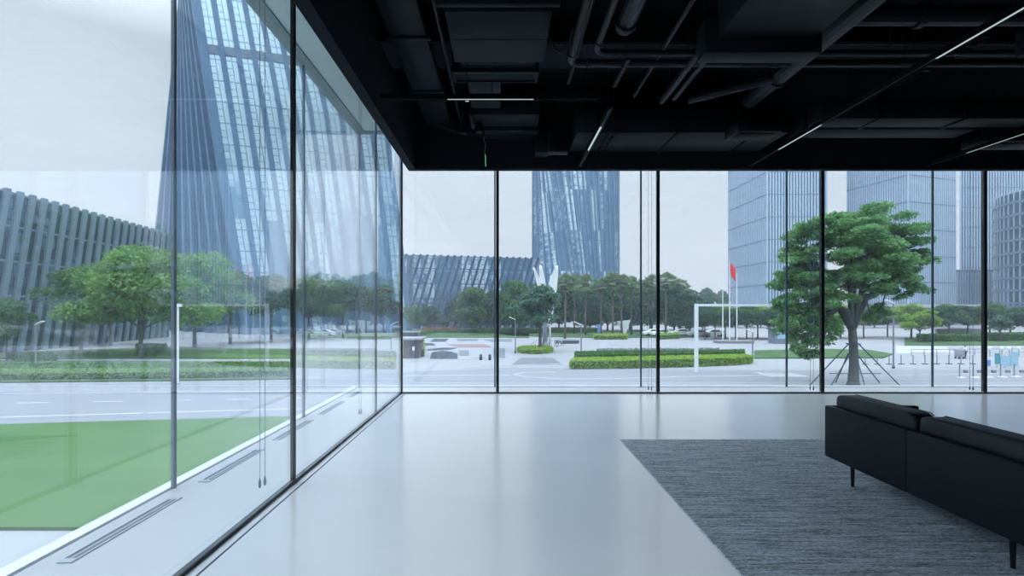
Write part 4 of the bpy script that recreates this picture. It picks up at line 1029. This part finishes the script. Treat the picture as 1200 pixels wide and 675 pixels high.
# person with a cart
def person():
    P = gp(1131, 420.2); t = empty('person', P, 'person in a pale top and dark trousers standing beside a grey cart', 'person', rz=.3)
    def skin(nm, pts, edges, rad, mat, sub=1):
        me = bpy.data.meshes.new(nm); me.from_pydata(pts, edges, []); me.materials.append(mat)
        o = bpy.data.objects.new(nm, me); C.objects.link(o); o.parent = t
        sk = o.modifiers.new('skin','SKIN'); 
        for i, v in enumerate(me.skin_vertices[0].data): v.radius = (rad[i], rad[i]); v.use_root = (i == 0)
        s_ = o.modifiers.new('sub','SUBSURF'); s_.levels = sub; s_.render_levels = 2
        return o
    k_ = .86
    pts = [(0,0,.95),(0,0,1.15),(0,0,1.38),(0,0,1.48),(0,.01,1.56),(0,-.01,1.68),(.17,0,1.38),(.22,-.03,1.10),(.26,-.18,.92),(-.17,0,1.38),(-.24,-.02,1.10),(-.32,-.22,.98),
           (.09,0,.88),(.10,-.02,.50),(.11,.03,.08),(.11,-.12,.04),(-.09,0,.88),(-.10,.02,.50),(-.11,.06,.08),(-.11,-.09,.04)]
    pts = [tuple(c*k_ for c in p) for p in pts]
    ed = [(0,1),(1,2),(2,3),(3,4),(4,5),(2,6),(6,7),(7,8),(2,9),(9,10),(10,11),(0,12),(12,13),(13,14),(14,15),(0,16),(16,17),(17,18),(18,19)]
    rad = [.14,.12,.15,.055,.085,.09,.06,.042,.03,.06,.042,.03,.09,.06,.04,.035,.09,.06,.04,.035]
    skin_m = pmat('skin', srgb(196,150,124), .6, var=.03); shirt = pmat('pale_shirt', srgb(206,224,222), .8, var=.04); trs = pmat('dark_trousers', srgb(52,64,90), .8, var=.04); hair = pmat('black_hair', srgb(24,22,24), .6, var=.04)
    skin('body', pts, ed, [r*k_ for r in rad], skin_m)
    skin('shirt', [pts[i] for i in (0,1,2,3,6,7,9,10)], [(0,1),(1,2),(2,3),(2,4),(4,5),(2,6),(6,7)], [r*k_*1.14 for r in (.14,.13,.155,.06,.065,.055,.065,.055)], shirt)
    skin('trousers', [pts[i] for i in (0,12,13,14,16,17,18)], [(0,1),(1,2),(2,3),(0,4),(4,5),(5,6)], [r*k_*1.15 for r in (.14,.095,.068,.055,.095,.068,.055)], trs)
    MB().tube([(0,.015*k_,1.62*k_),(0,.02*k_,1.70*k_),(0,.01*k_,1.78*k_),(0,0,1.82*k_)], [.10*k_,.112*k_,.09*k_,.02], 14).build('hair', hair, t, smooth=True)
    for s_ in (-1,1): MB().box(s_*.11*k_-.045,s_*.11*k_+.045,-.16,.07,0,.06).build('shoe', M['rubber'], t, bevel=.02)
person()
P = gp(1124.5, 420.4); t = empty('utility_cart', P, 'pale grey utility cart beside the standing person', 'cart')
MB().box(-.36,.36,-.25,.25,.22,1.0).build('bin', M['palebed'], t, bevel=.03); MB().tube([(.36,-.2,.9),(.52,-.2,1.05),(.52,.2,1.05),(.36,.2,.9)], .02, 6).build('handle', M['steel'], t)
for x in (-.26,.26):
    for y in (-.2,.2): MB().tube([(x,y-.03,.11),(x,y+.03,.11)], .11, 12).build('wheel', M['rubber'], t)

# ================================================================== BUILDINGS
def edges_of(a0, b0, a1, b1, z0, z1):
    if callable(a0): return (lambda z: Vector(a0(z))), (lambda z: Vector(b0(z)))
    a0, b0, a1, b1 = map(Vector, (a0, b0, a1, b1))
    return (lambda z: a0.lerp(a1, (z-z0)/(z1-z0))), (lambda z: b0.lerp(b1, (z-z0)/(z1-z0)))
def wall_grid(name, a0, b0, a1, b1, z0, z1, nb, fh, mat, parent, org, steps=12):
    """ruled wall from bottom edge a0-b0 (at z0) to top edge a1-b1 (at z1) with UVs"""
    me = bpy.data.meshes.new(name); vs = []; fs = []; uvs = []
    ea, eb = edges_of(a0, b0, a1, b1, z0, z1); nx = 12
    for i in range(steps+1):
        t_ = i/steps; z = z0+(z1-z0)*t_; a = ea(z); b = eb(z)
        for j in range(nx+1):
            p = a.lerp(b, j/nx); vs.append((p.x-org.x, p.y-org.y, z-org.z)); uvs.append((nb*j/nx, z/fh))
    for i in range(steps):
        for j in range(nx): o = i*(nx+1)+j; fs.append((o,o+1,o+nx+2,o+nx+1))
    me.from_pydata(vs, [], fs); uvl = me.uv_layers.new(name='UVMap')
    for lp in me.loops: uvl.data[lp.index].uv = uvs[lp.vertex_index]
    me.materials.append(mat); o = bpy.data.objects.new(name, me); C.objects.link(o); o.parent = parent
    return o
def fins(name, a0, b0, a1, b1, z0, z1, n, w, p, mat, parent, org, shift=0, steps=4):
    ea, eb = edges_of(a0, b0, a1, b1, z0, z1); mb = MB()
    L = (eb(z1)-ea(z1)).length; extra = int(abs(shift)*(z1-z0)/L*n)+1 if shift else 0
    for k_ in range(0, n+1+extra):
        lo, hi = z0, z1
        if shift:     # leaning fins stop where they meet the end of the wall
            s0 = k_/n*L
            if s0 > L: hi = z1-(s0-L)/shift
            if s0-shift*(z1-z0) < 0: lo = z1-s0/shift
            if hi-lo < 1: continue
        prev = None
        for i in range(steps+1):
            z = lo+(hi-lo)*i/steps; a = ea(z); b = eb(z)
            d = (b-a).normalized(); nrm = Vector((d.y, -d.x))
            c = a.lerp(b, k_/n) if not shift else a+d*(k_/n*L+shift*(z-z1))
            q = [c-d*w/2+nrm*p, c+d*w/2+nrm*p, c+d*w/2-nrm*.1, c-d*w/2-nrm*.1]
            q = [(v.x-org.x, v.y-org.y, z-org.z) for v in q]
            if prev: mb.hexa(prev+q)
            prev = q
    return mb.build(name, mat, parent)
def bands(name, a0, b0, a1, b1, z0, z1, zs, h, p, mat, parent, org):
    ea, eb = edges_of(a0, b0, a1, b1, z0, z1); mb = MB()
    for z in zs:
        a = ea(z); b = eb(z); d = (b-a).normalized(); nrm = Vector((d.y,-d.x))
        q = [a+nrm*p, b+nrm*p, b-nrm*.1, a-nrm*.1]
        mb.hexa([(v.x-org.x, v.y-org.y, z-h/2-org.z) for v in q]+[(v.x-org.x, v.y-org.y, z+h/2-org.z) for v in q])
    return mb.build(name, mat, parent)
def cap(cs, z, mat, parent, org):
    MB().prism([(c[0]-org.x, c[1]-org.y) for c in cs], z-org.z, z+1.2-org.z).build('roof', mat, parent)

# --- twisted tower A (left)
z0, z1 = GZ, 96.0
ln = lambda x, z, k_: lambda zz: x+k_*(zz-z)
Cx = ln(-65.5,67.9,-.156); Bx = ln(-84.6,83.0,.10); Rx = lambda z: -26.0-.11*(z-34) if z < 34 else -26.0-.11*(z-34)-.0028*(z-34)**2
Cc = lambda z: (Cx(z),110.0); Bc = lambda z: (Bx(z),136.0); Rc = lambda z: (Rx(z),120.7); Hc = lambda z: (-54.0-.05*z,147.0)
org = Vector((-58,125,GZ)); t = empty('twisted_tower', org, 'large twisting glass tower with slanted fins, seen through the left glass wall', 'building')
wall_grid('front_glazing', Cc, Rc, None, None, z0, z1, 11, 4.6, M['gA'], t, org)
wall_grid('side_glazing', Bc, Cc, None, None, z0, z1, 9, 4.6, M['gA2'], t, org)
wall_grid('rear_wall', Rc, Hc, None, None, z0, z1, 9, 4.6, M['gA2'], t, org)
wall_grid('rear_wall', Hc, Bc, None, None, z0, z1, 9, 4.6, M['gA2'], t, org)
fins('front_fins', Cc, Rc, None, None, z0, z1, 11, 1.1, .5, M['fin'], t, org)
fins('side_fins', Bc, Cc, None, None, z0, z1, 9, 1.1, 1.3, M['fin'], t, org)
bands('service_floor_band', Cc, Rc, None, None, z0, z1, [57.4], 1.9, .3, M['belt'], t, org)
cap([Bc(z1), Cc(z1), Rc(z1), Hc(z1)], z1, M['belt'], t, org)
# --- mid tower
D = 250.0; q = D/F
z1 = 135.0
c1 = lambda z: ((645-589)*q+.16*-(z-69), D-1); b1 = lambda z: ((628-589)*q-.0*(z), D+22); r1 = lambda z: ((727-589)*q, D+4)
org = Vector((30,D+12,GZ)); t = empty('twisted_tower', org, 'smaller twisting blue glass tower behind the palm grove', 'building')
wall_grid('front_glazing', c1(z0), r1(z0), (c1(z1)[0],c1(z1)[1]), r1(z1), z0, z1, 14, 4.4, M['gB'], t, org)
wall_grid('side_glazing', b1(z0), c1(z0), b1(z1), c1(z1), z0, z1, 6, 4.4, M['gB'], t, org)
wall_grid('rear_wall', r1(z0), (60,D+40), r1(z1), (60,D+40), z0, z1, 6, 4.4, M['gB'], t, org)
fins('front_fins', c1(z0), r1(z0), c1(z1), r1(z1), z0, z1, 13, .75, .6, M['fin'], t, org)
fins('side_fins', b1(z0), c1(z0), b1(z1), c1(z1), z0, z1, 5, .8, .6, M['fin'], t, org)
cap([b1(z1), c1(z1), r1(z1), (60,D+40)], z1, M['belt'], t, org)

# --- low finned blocks
def fin_block(a, b, depth, ztop, n, fw, mat_f, mat_g, lab, shift, nm='finned_building'):
    a = Vector(a); b = Vector(b); d = (b-a).normalized(); nr = Vector((-d.y, d.x))
    org = Vector(((a.x+b.x)/2, (a.y+b.y)/2, GZ)); t = empty(nm, org, lab, 'building')
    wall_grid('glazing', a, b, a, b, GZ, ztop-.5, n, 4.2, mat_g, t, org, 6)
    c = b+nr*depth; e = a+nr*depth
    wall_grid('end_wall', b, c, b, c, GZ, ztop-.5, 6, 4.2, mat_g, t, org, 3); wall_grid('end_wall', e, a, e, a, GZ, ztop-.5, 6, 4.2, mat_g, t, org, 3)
    MB().prism([(p.x-org.x, p.y-org.y) for p in (a,b,c,e)], ztop-.5-GZ, ztop-.25-GZ).build('roof', M['belt'], t)
    fins('fins', a, b, a, b, GZ, ztop, n, fw, .3, mat_f, t, org, shift=shift)
    bands('floor_bands', a, b, a, b, GZ, ztop, [ztop-4.6, ztop-9.0, ztop-13.4], .25, .05, M['belt'], t, org)
    return t
fin_block((-59.5,46), (-66.5,101), 40, 16.5, 28, .95, M['fin_l'], M['gL'], 'long low grey building with leaning fins behind the left trees', .21) if False else None
# left block faces +x: travel from far end to near end would flip the normal, so order matters
fin_block((-59.5,44), (-65.8,101), 38, 16.5, 29, .85, M['fin_l'], M['gL'], 'long low grey building with leaning fins behind the left trees', .20)
fin_block((-30,139.3), (10.5,150.5), 30, 16.6, 22, .62, M['fin_m'], M['gM'], 'low blue building with leaning fins behind the patterned garden', .30)

# --- office towers on the right
def box_tower(x0, x1, y0, y1, ztop, nfx, nfy, lab, wf=.55, gx='gT', gy='gT2', zb=GZ, xy=None, fm='fin_r', bandz=0, py=.25):
    P = xy or [(x0,y1),(x0,y0),(x1,y0),(x1,y1)]     # left-back, front-left, front-right, right-back
    org = Vector(((P[1][0]+P[2][0])/2, (P[0][1]+P[1][1])/2, zb)); t = empty('office_tower', org, lab, 'building')
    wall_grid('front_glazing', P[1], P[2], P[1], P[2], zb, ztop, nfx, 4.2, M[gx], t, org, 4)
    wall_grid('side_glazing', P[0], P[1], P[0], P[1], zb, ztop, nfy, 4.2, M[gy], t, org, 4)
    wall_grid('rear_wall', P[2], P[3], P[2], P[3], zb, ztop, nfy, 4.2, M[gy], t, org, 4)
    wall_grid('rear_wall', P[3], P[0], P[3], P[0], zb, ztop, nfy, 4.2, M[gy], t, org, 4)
    fins('front_fins', P[1], P[2], P[1], P[2], zb, ztop, nfx, wf, .35, M[fm], t, org, steps=1)
    fins('side_fins', P[0], P[1], P[0], P[1], zb, ztop, nfy, .35, py, M[fm], t, org, steps=1)
    if bandz:
        zs = []; z = 11.0
        while z < ztop: zs.append(z); z += bandz
        bands('front_storey_lines', P[1], P[2], P[1], P[2], zb, ztop, zs, .35, .36, M['belt'], t, org)
        bands('side_storey_lines', P[0], P[1], P[0], P[1], zb, ztop, zs, .35, py+.06, M['belt'], t, org)
    MB().prism([(p[0]-org.x, p[1]-org.y) for p in P], ztop-zb, ztop+1-zb).build('roof', M['belt'], t)
    return t
box_tower(103.3,126.4,200,234,118,20,30,'pale striped office tower left of the propped tree, behind the flagpoles', wf=.62, bandz=8.8)
box_tower(0,0,0,0,112,36,30,'broad striped office tower behind the crown of the propped tree', wf=.5, xy=[(148.5,214),(137.8,204.5),(142.5,180),(166,188)], bandz=9.4) if False else None
box_tower(0,0,0,0,112,22,26,'broad striped office tower behind the crown of the propped tree', wf=.5, xy=[(137.8,204.5),(142.5,180),(166,188),(162,214)], bandz=9.4)
box_tower(0,0,0,0,122,46,26,'farthest striped office tower, behind the rightmost mullion', wf=.5, xy=[(237,262),(205.6,230),(262,230),(262,262)], bandz=9.0)
box_tower(182,196.5,205,222,16.2,14,12,'short striped block in the gap between two office towers', wf=.5)
# round glass block
t = None
org = Vector((205, 175, GZ)); t = empty('round_office_block', org, 'dark round glass office block at the right picture edge', 'building')
rad = 28.0; ztop = 41.5; n = 72
me = bpy.data.meshes.new('curved_glazing'); vs = []; fs = []; uvs = []
for i in range(2):
    for k_ in range(n+1):
        a = 2*PI*k_/n; vs.append((rad*math.cos(a), rad*math.sin(a)*.9, (ztop-GZ)*i)); uvs.append((k_, (ztop-GZ)*i/4.6))
for k_ in range(n): fs.append((k_,k_+1,n+1+k_+1,n+1+k_))
me.from_pydata(vs, [], fs); uvl = me.uv_layers.new(name='UVMap')
for lp in me.loops: uvl.data[lp.index].uv = uvs[lp.vertex_index]
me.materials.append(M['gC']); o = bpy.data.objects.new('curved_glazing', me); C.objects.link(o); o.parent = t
f = MB()
for k_ in range(n):
    a = 2*PI*(k_+.0)/n; f.bar((rad*1.006*math.cos(a), rad*.9*1.006*math.sin(a), 6.5), (rad*1.006*math.cos(a), rad*.9*1.006*math.sin(a), ztop-GZ+.8), .28, .35)
f.build('mullions', M['fin_r'], t)
f = MB()
for j in range(9):
    z = 7.5+j*4.35
    for k_ in range(n):
        a, b_ = 2*PI*k_/n, 2*PI*(k_+1)/n
        f.bar((rad*1.01*math.cos(a), rad*.909*math.sin(a), z), (rad*1.01*math.cos(b_), rad*.909*math.sin(b_), z), .8, .75)
f.build('floor_bands', M['belt'], t)
MB().prism([(rad*math.cos(2*PI*k_/n), rad*.9*math.sin(2*PI*k_/n)) for k_ in range(n)], ztop-GZ, ztop-GZ+.3).build('roof', M['belt'], t)
f = MB(); f.prism([(rad*1.08*math.cos(2*PI*k_/n), rad*.97*math.sin(2*PI*k_/n)) for k_ in range(n)], 5.2, 6.6); f.build('canopy', M['belt'], t)
f = MB()
for k_, a in enumerate([3.75,3.80,3.84,3.98,4.08,4.14,4.2,4.3,4.36]): f.box(rad*1.085*math.cos(a)-.35, rad*1.085*math.cos(a)+.35, rad*.975*math.sin(a)-.3, rad*.975*math.sin(a), 5.35,5.75)
f.build('lobby_lights', M['amber'], t)
# podium joining the towers
org = Vector((140,172,GZ)); t = empty('podium_building', org, 'long white-edged podium under the office towers', 'building')
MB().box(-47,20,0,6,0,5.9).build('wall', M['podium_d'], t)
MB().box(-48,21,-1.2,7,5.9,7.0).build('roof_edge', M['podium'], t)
f = MB()
for i in range(14): f.box(-46+i*4.9,-45.4+i*4.9,-.5,-.01,0,5.9)
f.build('columns', M['podium'], t)

# thin summer haze filling the open air over the plaza
m, nt, out = newmat('haze')
vs_ = nt.nodes.new('ShaderNodeVolumeScatter'); vs_.inputs['Color'].default_value = (.74,.90,1,1); vs_.inputs['Density'].default_value = .0009
lk(nt, vs_.outputs[0], out.inputs['Volume'])
hz = MB().box(-250, 400, 12, 330, GZ-.2, 110).build('haze', m); tag(hz, 'thin bluish haze in the open air over the plaza', 'haze', kind='stuff')

# ================================================================== LIGHT + CAMERA
w = bpy.data.worlds.new('overcast_sky'); bpy.context.scene.world = w; w.use_nodes = True
nt = w.node_tree; nt.nodes.clear()
out = nt.nodes.new('ShaderNodeOutputWorld'); bg = nt.nodes.new('ShaderNodeBackground'); lk(nt, bg.outputs[0], out.inputs[0])
tc = nt.nodes.new('ShaderNodeTexCoord'); sp = nt.nodes.new('ShaderNodeSeparateXYZ'); lk(nt, tc.outputs['Generated'], sp.inputs[0])
cr = nt.nodes.new('ShaderNodeValToRGB'); lk(nt, sp.outputs['Z'], cr.inputs[0])
e = cr.color_ramp.elements
e[0].position = 0.0; e[0].color = (.695,.745,.82,1)
e[1].position = 1.0; e[1].color = (4.2,4.6,5.0,1)
q = e.new(.12); q.color = (.70,.75,.82,1)
q = e.new(.40); q.color = (.60,.665,.715,1)
q = e.new(.50); q.color = (1.55,1.72,1.86,1)
q = e.new(.68); q.color = (2.85,3.1,3.4,1)
mp = nt.nodes.new('ShaderNodeMapping'); mp.inputs['Scale'].default_value = (1.2,1.2,3.2); lk(nt, tc.outputs['Generated'], mp.inputs[0])
n = nt.nodes.new('ShaderNodeTexNoise'); n.inputs['Scale'].default_value = 2.0; n.inputs['Detail'].default_value = 4; lk(nt, mp.outputs[0], n.inputs['Vector'])
r = nt.nodes.new('ShaderNodeMapRange'); r.inputs['From Min'].default_value = .3; r.inputs['From Max'].default_value = .7; r.inputs['To Min'].default_value = .94; r.inputs['To Max'].default_value = 1.06
lk(nt, n.outputs[0], r.inputs[0])
vm = nt.nodes.new('ShaderNodeVectorMath'); vm.operation = 'SCALE'; lk(nt, cr.outputs[0], vm.inputs[0]); lk(nt, r.outputs[0], vm.inputs['Scale'])
lk(nt, vm.outputs[0], bg.inputs[0]); bg.inputs[1].default_value = 1.0

cam = bpy.data.cameras.new('camera'); co = bpy.data.objects.new('camera', cam); C.objects.link(co)
co.location = (0,0,EYE); co.rotation_euler = (PI/2,0,0)
cam.sensor_width = 36; cam.lens = 18.0; cam.shift_x = 11/1200; cam.shift_y = 24.5/1200; cam.clip_end = 2000; cam.clip_start = .05
sc = bpy.context.scene; sc.camera = co
sc.view_settings.view_transform = 'Standard'; sc.view_settings.look = 'None'; sc.view_settings.gamma = 1; sc.view_settings.use_curve_mapping = False
sc.view_settings.exposure = 0.5
try:
    sc.cycles.transparent_max_bounces = 32; sc.cycles.max_bounces = 12; sc.cycles.glossy_bounces = 8; sc.cycles.diffuse_bounces = 4
except Exception: pass
